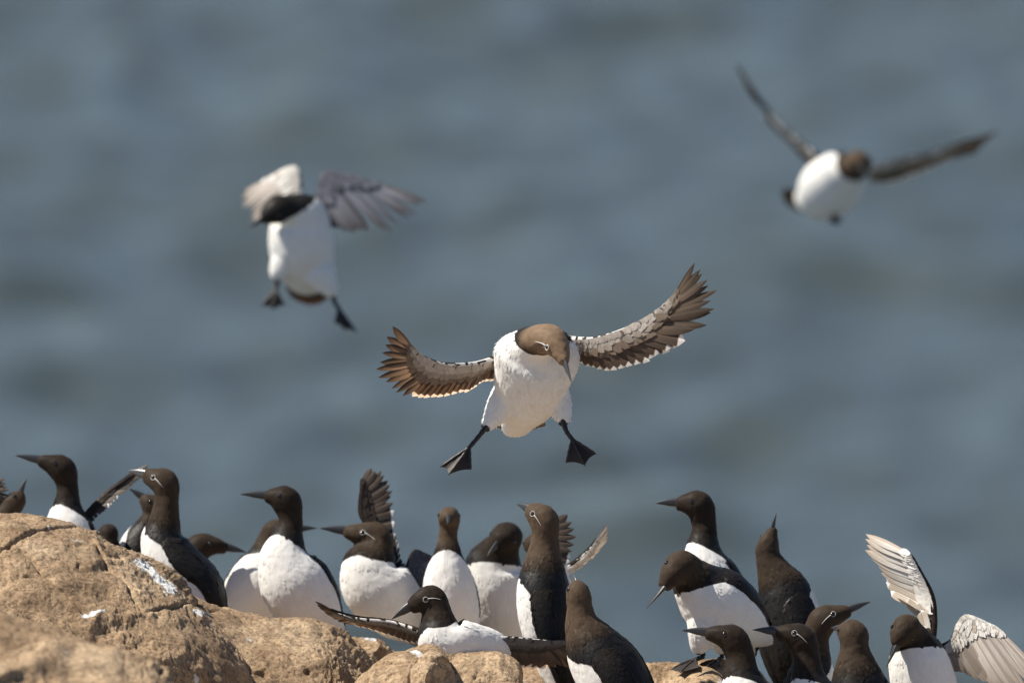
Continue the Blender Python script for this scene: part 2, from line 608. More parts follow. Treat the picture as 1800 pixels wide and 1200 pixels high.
rock('boulder', 'low tan rock under the feet of the bird bending its head down',
     [(1040, 1260), (1095, 1205), (1120, 1176), (1150, 1166), (1190, 1164), (1240, 1164), (1290, 1172), (1330, 1200), (1370, 1260)],
     0.10, 0.22, 0.22, 0.10, 0.25, 250, 170, 6, 0.75, group=GR, cracks=0.8)
rock('boulder', 'blurred brown foreground rock in the bottom left corner',
     [(-200, 1120), (-60, 1108), (0, 1112), (90, 1124), (180, 1138), (240, 1152), (280, 1176), (300, 1210), (315, 1260)],
     -1.7, 0.45, 0.4, 0.25, 0.4, 260, 150, 7, 1.0, group=GR)

# ------------------------------------------------------------------ birds
def unit_feather(name, prof, camber, bend, nu=11, nv=5, droop=0.0, vs=1):
    """length 1 along x, width 1 across y (scaled later); prof(u)->(lower half, upper half)"""
    us = np.linspace(0, 1, nu) ** 0.9
    V = []; UV = []
    for u in us:
        a, b = prof(u)
        for j in range(nv):
            s = -1 + 2 * j / (nv - 1)
            hw = a if s < 0 else b
            y = s * hw + bend * u * u
            z = camber * (1 - abs(s)) * max(hw, 0.02) - droop * u * u
            V.append((u, y, z)); UV.append((u, 0.5 + 0.5 * s * vs))
    me = mesh_np(name, V, grid_faces(nu, nv))
    uvl = me.uv_layers.new(name='UVMap')
    idx = [l.vertex_index for l in me.loops]
    for li, vi in enumerate(idx):
        uvl.data[li].uv = UV[vi]
    return me


def p_primary(u):
    w = min(1.0, 0.55 + u * 0.9) * (1 - max(0, (u - 0.5) / 0.5) ** 2.8) + 0.004
    return 0.64 * w, 0.36 * w


def p_secondary(u):
    w = min(1.0, 0.6 + u * 0.8) * math.sqrt(max(0.0, 1 - max(0, (u - 0.78) / 0.22) ** 2)) + 0.004
    return 0.52 * w, 0.48 * w


def p_covert(u):
    w = min(1.0, 0.5 + u * 1.2) * math.sqrt(max(0.0, 1 - max(0, (u - 0.6) / 0.4) ** 2)) + 0.004
    return 0.5 * w, 0.5 * w


FEATHER = {}


def feather_mesh(kind, matname):
    key = (kind, matname)
    if key not in FEATHER:
        if kind == 'primary':
            me = unit_feather('primary_feather', p_primary, 0.22, -0.25)
        elif kind == 'primary_flip':
            me = unit_feather('primary_feather', lambda u: p_primary(u)[::-1], 0.22, 0.25, vs=-1)
        else:
            me = unit_feather('secondary_feather', p_secondary, 0.16, 0.0)
        me.materials.append(M[matname])
        FEATHER[key] = me
    return FEATHER[key]


_uc = None


def covert_unit():
    us = np.array([0, 0.3, 0.6, 0.85, 1.0])
    V = []
    for u in us:
        w = p_covert(u)[0]
        V += [(u, -w, 0), (u, 0, 0.07 * w), (u, w, 0)]
    return np.array(V), grid_faces(5, 3)


CV, CF = covert_unit()


def frame(d, n):
    d = norm(d)
    n = norm(n - (n @ d) * d)
    return d, np.cross(n, d), n


class Bird:
    def __init__(self, label, ctrl, vent, chin, bill_tip, dd, th=5.0, eye=None, bridle=False, a0=105, wing=(0.45, 4.3),
                 base=None, group='guillemots on the rock ledge', thighs=(), voxel=None, tufts=3500, pale_bill=False,
                 cat='bird', wing_lo=98, hdw=1.0, eyes=(1, -1), span=1.0, tone=0.55, ringw=1.0, fringe=0.0):
        self.fringe = fringe
        self.ringw = ringw
        self.span = span
        self.tone = tone  # head colour scale: shaded heads painted darker, sunlit heads painted paler
        self.dd = dd
        d = FOCUS + dd
        self.s = K * d
        ctrl = np.array(ctrl, float)
        self.ref = ctrl[3, :2].copy()
        bx, by = base if base is not None else (ctrl[1, 0], ctrl[1, 1] + ctrl[1, 4])
        self.origin = wpos(bx, by, dd)
        self.root = bpy.data.objects.new('guillemot', None)
        C.objects.link(self.root)
        self.root.location = self.origin
        self.root.empty_display_size = 0.05
        tag(self.root, label, cat, group)
        self.th = th
        P = self.loc(ctrl[:, :3])
        rad = ctrl[:, 3:5] * self.s
        n = 110
        sm, t = catmull(np.hstack([P, rad]), n)
        self.C = sm[:, :3]; self.rw = np.maximum(sm[:, 3], 0.002); self.rh = np.maximum(sm[:, 4], 0.002); self.t = t
        slim = 1 - 0.09 * np.exp(-((t - 6.0) / 0.75) ** 2)
        self.rw = self.rw * slim; self.rh = self.rh * slim
        T = norm(np.gradient(self.C, axis=0))
        self.T = T
        vb = self.vec(vent)
        ch = self.vec(chin)
        Vf = np.zeros_like(T); Vh = np.zeros_like(T)
        v = norm(vb - (vb @ T[n // 3]) * T[n // 3])
        # body frame: transport both ways from the belly
        Vf[n // 3] = v
        for i in range(n // 3 + 1, n):
            w = Vf[i - 1] - (Vf[i - 1] @ T[i]) * T[i]; Vf[i] = norm(w)
        for i in range(n // 3 - 1, -1, -1):
            w = Vf[i + 1] - (Vf[i + 1] @ T[i]) * T[i]; Vf[i] = norm(w)
        Vh[n - 1] = norm(ch - (ch @ T[-1]) * T[-1])
        for i in range(n - 2, -1, -1):
            w = Vh[i + 1] - (Vh[i + 1] @ T[i]) * T[i]; Vh[i] = norm(w)
        w = sstep(4.6, 6.9, t)[:, None]
        # rotate from body frame to head frame about the tangent
        L = np.cross(T, Vf)
        ang = np.arctan2((Vh * L).sum(1), (Vh * Vf).sum(1))
        ang = np.unwrap(ang)
        ang = ang - 2 * math.pi * round(ang[int(n * 0.6)] / (2 * math.pi))
        a = ang * w[:, 0]
        self.V = norm(Vf * np.cos(a)[:, None] + L * np.sin(a)[:, None])
        self.L = np.cross(T, self.V)
        self.a0 = R(a0)
        self.ntuft = tufts
        self.body(thighs, voxel or (0.0027 if abs(dd) < 0.45 else 0.0036), tufts)
        self.bill(self.loc(np.array([bill_tip], float))[0], pale_bill)
        self.eyes(eye if eye is not None else 7.75, bridle, eyes)
        if wing is not None:
            for sd in (1, -1):
                self.folded_wing(sd, wing, wing_lo)

    # photo pixels (+ z in pixels towards the viewer) -> metres about the origin
    def loc(self, p):
        p = np.asarray(p, float)
        w = wpos(p[..., 0], p[..., 1], np.full(p.shape[:-1], self.dd))
        return w + p[..., 2:3] * self.s * BACK - self.origin

    def vec(self, v):
        v = np.asarray(v, float)
        return norm(v[0] * RIGHT + v[1] * UP + v[2] * BACK)

    def at(self, t):
        out = [np.array([np.interp(t, self.t, A[:, k_]) for k_ in range(3)]) for A in (self.C, self.T, self.V, self.L)]
        return out[0], norm(out[1]), norm(out[2]), norm(out[3]), np.interp(t, self.t, self.rw), np.interp(t, self.t, self.rh)

    def surf(self, t, a, off=0.0):
        c, T, V, L, rw, rh = self.at(t)
        nrm = norm(V * math.cos(a) / rh + L * math.sin(a) / rw)
        return c + V * rh * math.cos(a) + L * rw * math.sin(a) + nrm * off, nrm

    def plum_attrs(self, P):
        d2 = ((P[:, None, :] - self.C[None]) ** 2).sum(2)
        # compare with the local radius so the fat belly keeps its own skin
        i = (np.sqrt(d2) - 0.5 * (self.rw + self.rh)[None]).argmin(1)
        r = P - self.C[i]
        x = (r * self.V[i]).sum(1); y = (r * self.L[i]).sum(1)
        a = np.abs(np.arctan2(y, x))
        t = self.t[i] + (r * self.T[i]).sum(1) / np.maximum(np.linalg.norm(np.gradient(self.C, axis=0), axis=1)[i] * (len(self.t) - 1) / self.t[-1], 1e-4)
        span = self.span
        A = self.a0 * np.sqrt(np.clip((self.th - t) / span, 0, 1))
        rl = 0.5 * (self.rw + self.rh)[i]
        dk = (a - A) * rl * 1000
        seg = np.linalg.norm(np.diff(self.C, axis=0), axis=1)
        s = np.concatenate([[0], np.cumsum(seg)])
        step = (len(self.t) - 1) / self.t[-1]
        up = np.interp(self.th, self.t, s) - np.interp(np.minimum(t, self.t[-1]), self.t, s)
        dk = np.where(t > self.th, np.maximum(dk, -up * 1000), dk)
        hd = sstep(self.th - 0.35, self.th + 0.75, t) * self.tone
        fl = np.stack([np.interp(t, self.t, s), np.arctan2(y, x) * rl, np.full(len(P), self.ref[0] * 0.01)], -1)
        return dk, hd, fl, i

    def body(self, thighs, voxel, tufts):
        ns = 28
        ang = np.linspace(0, 2 * math.pi, ns, endpoint=False)
        Vv = (self.C[:, None, :] + (self.rh[:, None] * np.cos(ang))[..., None] * self.V[:, None, :]
              + (self.rw[:, None] * np.sin(ang))[..., None] * self.L[:, None, :]).reshape(-1, 3)
        n = len(self.C)
        F = [tuple(f) for f in grid_faces(n, ns, wrap=True)]
        b = len(Vv)
        Vv = np.vstack([Vv, self.C[:1] - self.T[:1] * self.rh[0] * 0.5, self.C[-1:] + self.T[-1:] * self.rh[-1] * 0.4])
        for j in range(ns):
            F.append((b, (j + 1) % ns, j)); F.append((b + 1, (n - 1) * ns + j, (n - 1) * ns + (j + 1) % ns))
        acc = Acc(); acc.add(Vv, F)
        # skull: rounds off the bend between neck and face
        c, T, V, L, rw, rh = self.at(7.25)
        u = np.linspace(0, math.pi, 14); w = np.linspace(0, 2 * math.pi, 20, endpoint=False)
        E = (c + np.cos(u)[:, None, None] * T * (rh * 1.04) + (np.sin(u)[:, None] * np.cos(w))[..., None] * V * rh * 1.0
             + (np.sin(u)[:, None] * np.sin(w))[..., None] * L * rw * 1.0)
        acc.add(E.reshape(-1, 3), grid_faces(14, 20, wrap=True))
        for pts in thighs:                           # feathered thighs, photo px + radius
            q = np.array(pts, float)
            sm, _ = catmull(np.hstack([self.loc(q[:, :3]), q[:, 3:4] * self.s]), 14)
            acc.add(*tube(sm[:, :3], sm[:, 3], 14))
        me = acc.mesh('raw')
        o = bpy.data.objects.new('raw', me)
        C.objects.link(o)
        m = o.modifiers.new('r', 'REMESH'); m.mode = 'VOXEL'; m.voxel_size = voxel; m.use_smooth_shade = True
        m2 = o.modifiers.new('s', 'SMOOTH'); m2.iterations = 7; m2.factor = 0.5
        dg = bpy.context.evaluated_depsgraph_get()
        me2 = bpy.data.meshes.new_from_object(o.evaluated_get(dg))
        bpy.data.objects.remove(o); bpy.data.meshes.remove(me)
        me2.name = 'body'
        P = np.empty(len(me2.vertices) * 3, np.float32); me2.vertices.foreach_get('co', P); P = P.reshape(-1, 3).astype(float)
        Nn = np.empty(len(me2.vertices) * 3, np.float32); me2.vertices.foreach_get('normal', Nn); Nn = Nn.reshape(-1, 3).astype(float)
        # soft unevenness of the feather coat
        P = P + Nn * (perlin(P * 45 + self.ref[0]) * 0.0009 + perlin(P * 110 + 3) * 0.0007)[:, None]
        me2.vertices.foreach_set('co', P.astype(np.float32).ravel())
        dk, hd, fl, idx = self.plum_attrs(P)
        ed = np.empty(len(me2.edges) * 2, np.int32); me2.edges.foreach_get('vertices', ed); ed = ed.reshape(-1, 2)
        deg = np.bincount(ed.ravel(), minlength=len(P)).astype(float) + 1
        dk = np.clip(dk, -11, 11)
        for pts in thighs:
            e_ = self.loc(np.array([pts[-1][:3]], float))[0]
            dd_ = np.linalg.norm(P - e_, axis=1) / self.s + 9 * perlin(P * 70 + 5)
            dk = np.maximum(dk, np.clip(10 - dd_, -14, 4))
        for _ in range(18):
            acc_ = dk.copy()
            acc_ += np.bincount(ed[:, 0], dk[ed[:, 1]], len(P)) + np.bincount(ed[:, 1], dk[ed[:, 0]], len(P))
            dk = acc_ / deg
        attr_f(me2, 'dk', dk); attr_f(me2, 'hd', hd); attr_v(me2, 'fl', fl); attr_f(me2, 'rn', np.full(len(P), 0.5))
        me2.materials.clear()
        self.body_o = obj('body', me2, M['plumage'], self.root)
        from mathutils.bvhtree import BVHTree
        self.bvh = BVHTree.FromPolygons([Vector(p) for p in P], [tuple(f.vertices) for f in me2.polygons])
        # contour feathers lying over the coat
        k_ = RNG.integers(0, len(P), tufts)
        k_ = k_[(self.t[idx[k_]] < 7.0) & (np.abs(dk[k_]) > 6) & ((dk[k_] > 0) | (RNG.uniform(0, 1, tufts) < 0.6))]
        self.tufts('contour_feathers', self.root, P[k_], Nn[k_], -self.T[idx[k_]], dk[k_], hd[k_], fl[k_], self.t[idx[k_]] > 5.2)

    def tufts(self, name, parent, B, N, Tt, dk, hd, fl, small):
        n = len(B)
        ln = np.where(small, 0.004, np.where(dk > 0, 0.010, 0.009)) * RNG.uniform(0.7, 1.3, n)
        wd = ln * np.where(dk > 0, 0.60, 0.34)
        lift = RNG.uniform(0.0, 0.05, n) * np.where(small, 0.5, np.where(dk > 0, 1.0, 0.6))
        if self.fringe:
            fz = (RNG.uniform(0, 1, n) < 0.35) & ~small
            lift = np.where(fz, RNG.uniform(0.05, self.fringe, n), lift)
            ln = np.where(fz, ln * 1.15, ln); wd = np.where(fz, ln * 0.16, wd)
        D = norm(Tt - (Tt * N).sum(1)[:, None] * N)
        S = np.cross(N, D)
        D = norm(D + S * RNG.normal(0, 0.2, n)[:, None] + N * lift[:, None])
        S = norm(np.cross(N, D))
        lf = np.array([(0, 0.0, -0.04), (0.35, 0.5, -0.01), (0.35, -0.5, -0.01), (0.75, 0.42, -0.02), (0.75, -0.42, -0.02), (1.0, 0.0, -0.03)])
        VV = (B[:, None, :] + lf[None, :, 0:1] * (D * ln[:, None])[:, None, :] + lf[None, :, 1:2] * (S * wd[:, None])[:, None, :]
              + lf[None, :, 2:3] * (N * ln[:, None])[:, None, :])
        faces = []
        for a_ in range(0, n * 6, 6):
            faces += [(a_, a_ + 2, a_ + 1), (a_ + 1, a_ + 2, a_ + 4, a_ + 3), (a_ + 3, a_ + 4, a_ + 5)]
        tm = bpy.data.meshes.new(name)
        tm.from_pydata(VV.reshape(-1, 3).tolist(), [], faces)
        tm.polygons.foreach_set('use_smooth', [True] * len(tm.polygons))
        attr_f(tm, 'dk', np.repeat(dk, 6)); attr_f(tm, 'hd', np.repeat(hd, 6))
        attr_v(tm, 'fl', np.repeat(fl, 6, axis=0) + np.tile(lf * 0.004, (n, 1)))
        attr_f(tm, 'rn', np.repeat(np.where(small, RNG.uniform(0.4, 0.7, n), 0.15 + 1.5 * RNG.uniform(0, 1, n) ** 2), 6))
        tag(obj(name, tm, M['plumage'], parent), kind='stuff')

    def bill(self, tip, pale):
        c, T, V, L, rw, rh = self.at(self.t[-1])
        p0 = c - T * rh * 1.3
        D = tip - p0
        ln = np.linalg.norm(D)
        n = 16
        u = np.linspace(0, 1, n)
        # both mandibles: upper ridge curves down near the tip, gonys kink below
        d = D / ln
        Vv = norm(V - (V @ d) * d); Ll = np.cross(d, Vv)
        h_up = rh * (0.95 * (1 - u ** 1.7) + 0.02)
        h_dn = rh * (0.80 * (1 - u) ** 0.85 + 0.02) * (1 + 0.18 * np.exp(-((u - 0.55) / 0.14) ** 2))
        wd = rw * (0.62 * (1 - u) ** 0.9 + 0.03)
        ang = np.linspace(0, 2 * math.pi, 16, endpoint=False)
        P = []
        for i in range(n):
            cc = p0 + D * u[i] + Vv * (0.10 * rh * math.sin(u[i] * math.pi) * -1)
            for a in ang:
                ca, sa = math.cos(a), math.sin(a)
                hh = h_dn[i] if ca > 0 else h_up[i]
                ww = wd[i] * (1 - 0.25 * math.exp(-((ca - 0.08) / 0.12) ** 2))     # groove between the mandibles
                P.append(cc + Vv * hh * (abs(ca) ** 1.15) * math.copysign(1, ca) + Ll * ww * sa)
        F = [tuple(f) for f in grid_faces(n, 16, wrap=True)]
        F.append(tuple(range((n - 1) * 16, n * 16)))
        o = obj('bill', mesh_np('bill', np.array(P), F), M['bill_lit' if pale else 'bill'], self.root)

    def snap(self, p):
        q, n_, _, _ = self.bvh.find_nearest(Vector(p))
        return np.array(q), np.array(n_)

    def eyes(self, te, bridle, sides=(1, -1)):
        _, Th, Vh, _, _, _ = self.at(8.0)
        for sd in sides:
            p, nr = self.snap(self.surf(te, R(101) * sd, 0.0)[0])
            r = 0.0047
            u = np.linspace(0, math.pi, 9); w = np.linspace(0, 2 * math.pi, 14, endpoint=False)
            E = np.stack([np.outer(np.sin(u), np.cos(w)), np.outer(np.sin(u), np.sin(w)), np.outer(np.cos(u), np.ones(14))], -1).reshape(-1, 3) * r
            obj('eye', mesh_np('eye', E + p - nr * 0.0022, grid_faces(9, 14, wrap=True)), M['eye'], self.root)
            if bridle:
                d, s_, n_ = frame(Th, nr)
                w = np.linspace(0, 2 * math.pi, 20)
                ring = p + n_ * 0.0008 + (np.cos(w)[:, None] * d + np.sin(w)[:, None] * s_) * 0.0047
                acc = Acc(); acc.add(*tube(ring, np.full(20, 0.0005 * self.ringw), 6))
                pts = []
                x = p - Th * 0.0046
                for q in range(10):
                    pp, nn = self.snap(x)
                    pts.append(pp + nn * 0.0002)
                    g = -Th + Vh * (0.28 + 0.05 * q)
                    g = norm(g - (g @ nn) * nn)
                    x = pp + g * 0.0028
                acc.add(*tube(np.array(pts), np.linspace(0.00085, 0.0003, 10) * self.ringw, 6))
                obj('eye_stripe', acc.mesh('eye_stripe'), M['white'], self.root)

    def folded_wing(self, sd, tr, lo):
        nu, nv = 46, 22
        u = np.linspace(0, 1, nu)
        v = np.linspace(-1, 1, nv)
        P = []
        for i in range(nu):
            t = tr[1] + (tr[0] - tr[1]) * u[i]
            # lower edge: round at the wing bend, rising to the tip
            bendr = math.sqrt(max(0.0, 1 - (1 - min(u[i] / 0.16, 1)) ** 2))
            a_lo = R(lo) + R(34) * max(0, (u[i] - 0.45) / 0.55) ** 1.2
            a_hi = R(156)
            mid = 0.5 * (a_lo + a_hi) - R(8) * (1 - bendr)
            hw = 0.5 * (a_hi - a_lo) * bendr * math.sqrt(max(0, 1 - max(0, (u[i] - 0.62) / 0.38) ** 2.2))
            thick = 0.0048 * min(1.0, u[i] / 0.5) * (1 - 0.35 * u[i]) 
            for x in v:
                a = mid + x * hw
                e = (1 - abs(x) ** 3.2)
                p, nr = self.surf(t, a * sd, -0.0025 + (thick + 0.0025) * e ** 0.5)
                P.append(p)
        P = np.array(P)
        F = grid_faces(nu, nv)
        if sd < 0:
            F = F[:, ::-1]
        me = mesh_np('wing', P, F)
        n_ = len(P)
        dk = np.full(n_, 9.0)
        # narrow white edge of the folded flight feathers
        U = np.repeat(u, nv); X = np.tile(v, nu)
        bar = (np.abs(U - (0.70 + 0.05 * X)) < 0.012) & (X < 0.35) & (X > -0.7)
        dk[bar] = -6
        attr_f(me, 'dk', dk); attr_f(me, 'hd', np.full(n_, 0.0))
        fl = np.stack([-U * 0.2, X * 0.05, np.full(n_, sd * 0.7 + self.ref[0])], -1)
        hdv = 0.1 * self.tone * sstep(0.4, 0.0, U)
        me.attributes['hd'].data.foreach_set('value', hdv.astype(np.float32))
        attr_v(me, 'fl', fl)
        attr_f(me, 'rn', 0.3 + 0.9 * np.clip(perlin(P * 60 + 4) + 0.3, 0, 1))
        wo = obj('wing', me, M['plumage'], self.root)
        G = P.reshape(nu, nv, 3)
        du = np.gradient(G, axis=0).reshape(-1, 3); dv = np.gradient(G, axis=1).reshape(-1, 3)
        N = norm(np.cross(dv, du)) * -sd
        cen = np.array([self.at(tr[1] + (tr[0] - tr[1]) * x)[0] for x in u]).repeat(nv, axis=0)
        N = np.where(((P - cen) * N).sum(1)[:, None] < 0, -N, N)
        sel = np.where((U > 0.03) & (U < 0.93) & (np.abs(X) < 0.93) & (dk > 0))[0]
        k_ = sel[RNG.integers(0, len(sel), self.ntuft // 3)]
        uu = norm(du)[k_]
        B = P[k_] + uu * RNG.uniform(-0.003, 0.003, len(k_))[:, None]
        self.tufts('contour_feathers', wo, B, N[k_], uu, dk[k_], hdv[k_], fl[k_], np.zeros(len(k_), bool))

    def open_wing(self, arm, ptips, stips, under=True, pale=False, grey=False, npr=10, nse=12, nrm=(0, 0, 1), r0=8.0, wid=1.0,
                  ash=False, dusky=False, dark_arm=False, flip=False, cov=0.46, covz=1.0, base_z=0.0, lining=None):
        """arm: shoulder, elbow, wrist, hand end; ptips/stips: outer tips hand->wrist and wrist->body (photo px, z)"""
        A = self.loc(np.array(arm, float))
        n0 = self.vec(nrm)
        arm_s, at_ = catmull(A, 40)
        m = len(A) - 1
        rr = np.interp(np.linspace(0, 1, 40), [0, 0.35, 0.7, 1], [r0, r0 * 0.62, r0 * 0.5, r0 * 0.2]) * self.s
        V, F = tube(arm_s, rr, 10, 0.7, n0)
        w = mesh_np('wing', V, F)
        dkv = np.full(len(V), 6.0)
        nz = perlin(V * 130 + 2)
        sidev = ((V - arm_s[np.minimum(np.arange(len(V)) // 10, 39)]) @ n0)
        dkv = np.where((sidev > 0) & (nz > -0.15), -5.0, 6.0) if under and not dark_arm else dkv
        attr_f(w, 'dk', dkv); attr_f(w, 'hd', np.full(len(V), 0.35)); attr_v(w, 'fl', V); attr_f(w, 'rn', nz * 0.5 + 0.5)
        wo = obj('wing', w, M['plumage'], self.root)
        pt, _ = catmull(self.loc(np.array(ptips, float)), npr)
        stp, _ = catmull(self.loc(np.array(stips, float)), nse)

        def armp(x):
            return np.array([np.interp(x, at_, arm_s[:, k_]) for k_ in range(3)])
        pm = 'primary_pale' if pale else ('primary_skylit' if grey else ('primary_dusky' if dusky or not under else 'primary'))
        sm_ = 'secondary_pale' if pale else ('primary_skylit' if grey else ('secondary_dusky' if dusky or not under else 'secondary'))
        if ash:
            pm = sm_ = 'primary_ash'
        tips = []; bases = []; kinds = []
        for i in range(npr):
            bases.append(armp(m - (i / (npr - 1)) * 1.0)); tips.append(pt[i]); kinds.append('p')
        for i in range(nse):
            bases.append(armp((m - 1) * (1 - (i + 0.7) / (nse + 0.2)))); tips.append(stp[i]); kinds.append('s')
        bases = np.array(bases); tips = np.array(tips)
        gap = np.linalg.norm(np.gradient(tips, axis=0), axis=1)
        gb = np.linalg.norm(np.gradient(bases, axis=0), axis=1)
        side = 1.0
        info = []
        for i in range(len(tips)):
            D = tips[i] - bases[i]
            ln = np.linalg.norm(D)
            D = D + RNG.normal(0, 0.02 if kinds[i] == 'p' and not pale else 0.006, 3) * ln
            adir = tips[min(i + 1, len(tips) - 1)] - tips[max(i - 1, 0)]
            nn = np.cross(D, adir)
            nn = norm(nn) * (1 if nn @ n0 > 0 else -1)
            d, s_, n_ = frame(D, nn)
            roll = R(random.uniform(5, 12)) * (1 if (s_ @ adir) > 0 else -1)
            s2 = s_ * math.cos(roll) + n_ * math.sin(roll)
            n2 = np.cross(d, s2)
            wdt = min(max(1.35 * 0.5 * (gap[i] + gb[i]) + 0.003, 0.010), 0.024) * wid * random.uniform(0.88, 1.1)
            if kinds[i] == 's':
                wdt *= 1.25
            # outer (leading) vane is the narrow one
            lead = -(adir @ s_)
            kind = ('primary' if lead > 0 else 'primary_flip') if kinds[i] == 'p' else 'secondary'
            me = feather_mesh(kind, pm if kinds[i] == 'p' else sm_)
            fo = obj('feather', me, None, wo)
            zoff = n_ * (0.0006 * (i % 2) - 0.0009 * i / len(tips))
            sc = ln * (random.uniform(0.92, 1.05) if kinds[i] == 'p' else random.uniform(0.97, 1.03))
            Mx = Matrix.Identity(4)
            for r_ in range(3):
                Mx[r_][0] = d[r_] * sc; Mx[r_][1] = s2[r_] * wdt; Mx[r_][2] = n2[r_] * wdt
                Mx[r_][3] = bases[i][r_] + zoff[r_]
            fo.matrix_local = Mx
            info.append((bases[i], d, s_, n_, ln, wdt, kinds[i], i))
        # coverts in overlapping rows, on both faces of the wing
        Vs = []; Fs = []; Cs = []; nacc = 0
        tot = len(info)
        for face in (1, -1):
            rows = ((0.0, cov, 1.0), (0.0, cov * 0.72, 0.95), (-0.02, cov * 0.48, 0.8), (-0.03, cov * 0.26, 0.7))
            for ri, (b0, l0, ws) in enumerate(rows):
                for sub in range(3 * tot - 2):
                    i = sub // 3; f = (sub % 3) / 3.0
                    A_ = info[i]; B_ = info[min(i + 1, tot - 1)]
                    base = A_[0] * (1 - f) + B_[0] * f
                    d = norm(A_[1] * (1 - f) + B_[1] * f + RNG.normal(0, 0.03, 3))
                    n_ = norm(A_[3] * (1 - f) + B_[3] * f) * face
                    ln = A_[4] * (1 - f) + B_[4] * f
                    wdt = (A_[5] + B_[5]) * 0.5 * ws * random.uniform(0.6, 0.85)
                    d, s_, n_ = frame(d, n_)
                    handf = max(0.0, 1 - i / 10.0)
                    lf = l0 * (1 - 0.35 * handf) * random.uniform(0.88, 1.1) * ln
                    lf = min(lf, 0.055 * (l0 / cov) ** 0.8)
                    lft = 0.05 + 0.03 * ri
                    o = base + n_ * (0.0022 + 0.0010 * ri) + d * b0 * ln
                    X = CV[:, 0:1] * (norm(d + n_ * lft * 0.3) * lf) + CV[:, 1:2] * s_ * wdt + CV[:, 2:3] * n_ * wdt * 0.6
                    Vs.append(o + X); Fs += [tuple(q + nacc for q in fc) for fc in CF.tolist()]
                    nacc += len(CV)
                    und = (face > 0) == under
                    if und:
                        wch = random.random()
                        if pale:
                            c = (0.78, 0.75, 0.70) if wch > 0.1 else (0.5, 0.43, 0.36)
                            if ash:
                                sh_ = random.uniform(0.6, 0.92)
                                c = tuple(q * sh_ for q in c)
                        else:
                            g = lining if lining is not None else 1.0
                            tone = ((0.22, 0.17, 0.13), (0.37, 0.32, 0.27), (0.52, 0.475, 0.425), (0.52, 0.47, 0.42))[ri]
                            m_ = 0.5 * math.sin((i + f) * 0.9 + ri * 2.1 + self.ref[0]) + 0.4 * math.sin((i + f) * 2.3 + ri)
                            if ri == 3 and wch > 0.84:
                                tone = (0.15, 0.11, 0.085)
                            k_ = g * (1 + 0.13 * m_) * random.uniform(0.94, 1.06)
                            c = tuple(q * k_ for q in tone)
                    else:
                        k_ = random.uniform(0.7, 1.4)
                        c = (0.030 * k_, 0.025 * k_, 0.023 * k_) if grey else (0.040 * k_, 0.029 * k_, 0.023 * k_)
                        if grey:
                            c = tuple(q * k_ for q in (0.10, 0.107, 0.135))  # upper coverts painted bluish like reflected sky
                    Cs += [(*c, 1.0)] * len(CV)
        cm = mesh_np('covert_feathers', np.vstack(Vs), Fs)
        ca = cm.color_attributes.new('cc', 'FLOAT_COLOR', 'POINT')
        ca.data.foreach_set('color', np.array(Cs, np.float32).ravel())
        co = obj('covert_feathers', cm, M['covert'], wo)
        tag(co, kind='stuff')
        return wo

    def leg(self, pts, heel, toes, rad=(5.5, 4.2, 4.0)):
        """pts: thigh end .. heel in px; toes: three toe tips"""
        q = self.loc(np.array(pts + [heel], float))
        sm, _ = catmull(q, 14)
        acc = Acc()
        rr = np.interp(np.linspace(0, 1, 14), [0, 0.5, 1], rad) * self.s * (1 + 0.1 * np.sin(np.arange(14) * 1.9))
        acc.add(*tube(sm, rr, 10))
        lo = obj('leg', acc.mesh('leg'), M['leg'], self.root)
        H = q[-1]
        tp = self.loc(np.array(toes, float))
        acc = Acc()
        nrmf = norm(np.cross(tp[0] - H, tp[2] - H))
        cur = []
        for tt in tp:
            u = np.linspace(0, 1, 12)[:, None]
            c_ = H * (1 - u) + tt * u + nrmf * (np.sin(u * math.pi) * 0.0025)
            cur.append(c_)
            r_ = np.interp(np.linspace(0, 1, 12), [0, 0.15, 0.8, 0.92, 1], [3.6, 3.0, 2.1, 1.7, 0.4]) * self.s * (1 + 0.18 * np.cos(np.arange(12) * 2.1))
            acc.add(*tube(c_, r_, 8))
        fo = obj('foot', acc.mesh('foot'), M['leg'], self.root)
        V = []; 
        acc = Acc()
        for a_, b_ in ((0, 1), (1, 2)):
            nw = 8
            top = []
            for j in range(12):
                for k_ in range(nw):
                    w = k_ / (nw - 1)
                    uu = j / 11 * (0.96 - 0.07 * math.sin(w * math.pi))
                    A_ = np.array([np.interp(uu, np.linspace(0, 1, 12), cur[a_][:, c]) for c in range(3)])
                    B_ = np.array([np.interp(uu, np.linspace(0, 1, 12), cur[b_][:, c]) for c in range(3)])
                    top.append(A_ * (1 - w) + B_ * w - nrmf * 0.0022 * math.sin(w * math.pi) * uu)
            top = np.array(top)
            g = grid_faces(12, nw)
            acc.add(top + nrmf * 0.0005, g)
            acc.add(top - nrmf * 0.0005, g[:, ::-1])
        obj('web', acc.mesh('web'), M['web'], fo)
        return lo

    def tail(self, base, tips, n=10, width=16, nrm=(0, 0.5, -0.8), mat='tail'):
        b = self.loc(np.array([base], float))[0]
        tp, _ = catmull(self.loc(np.array(tips, float)), n)
        n0 = self.vec(nrm)
        for i in range(n):
            D = tp[i] - b
            d, s_, n_ = frame(D, n0)
            ln = np.linalg.norm(D); w = width * self.s
            fo = obj('tail_feather', feather_mesh('secondary', mat), None, self.root)
            Mx = Matrix.Identity(4)
            for r_ in range(3):
                Mx[r_][0] = d[r_] * ln; Mx[r_][1] = s_[r_] * w; Mx[r_][2] = n_[r_] * w
                Mx[r_][3] = b[r_] + n_[r_] * 0.0008 * abs(i - n / 2)
            fo.matrix_local = Mx


AIR = 'guillemots in flight'
DOWN = (0, -1, 0)

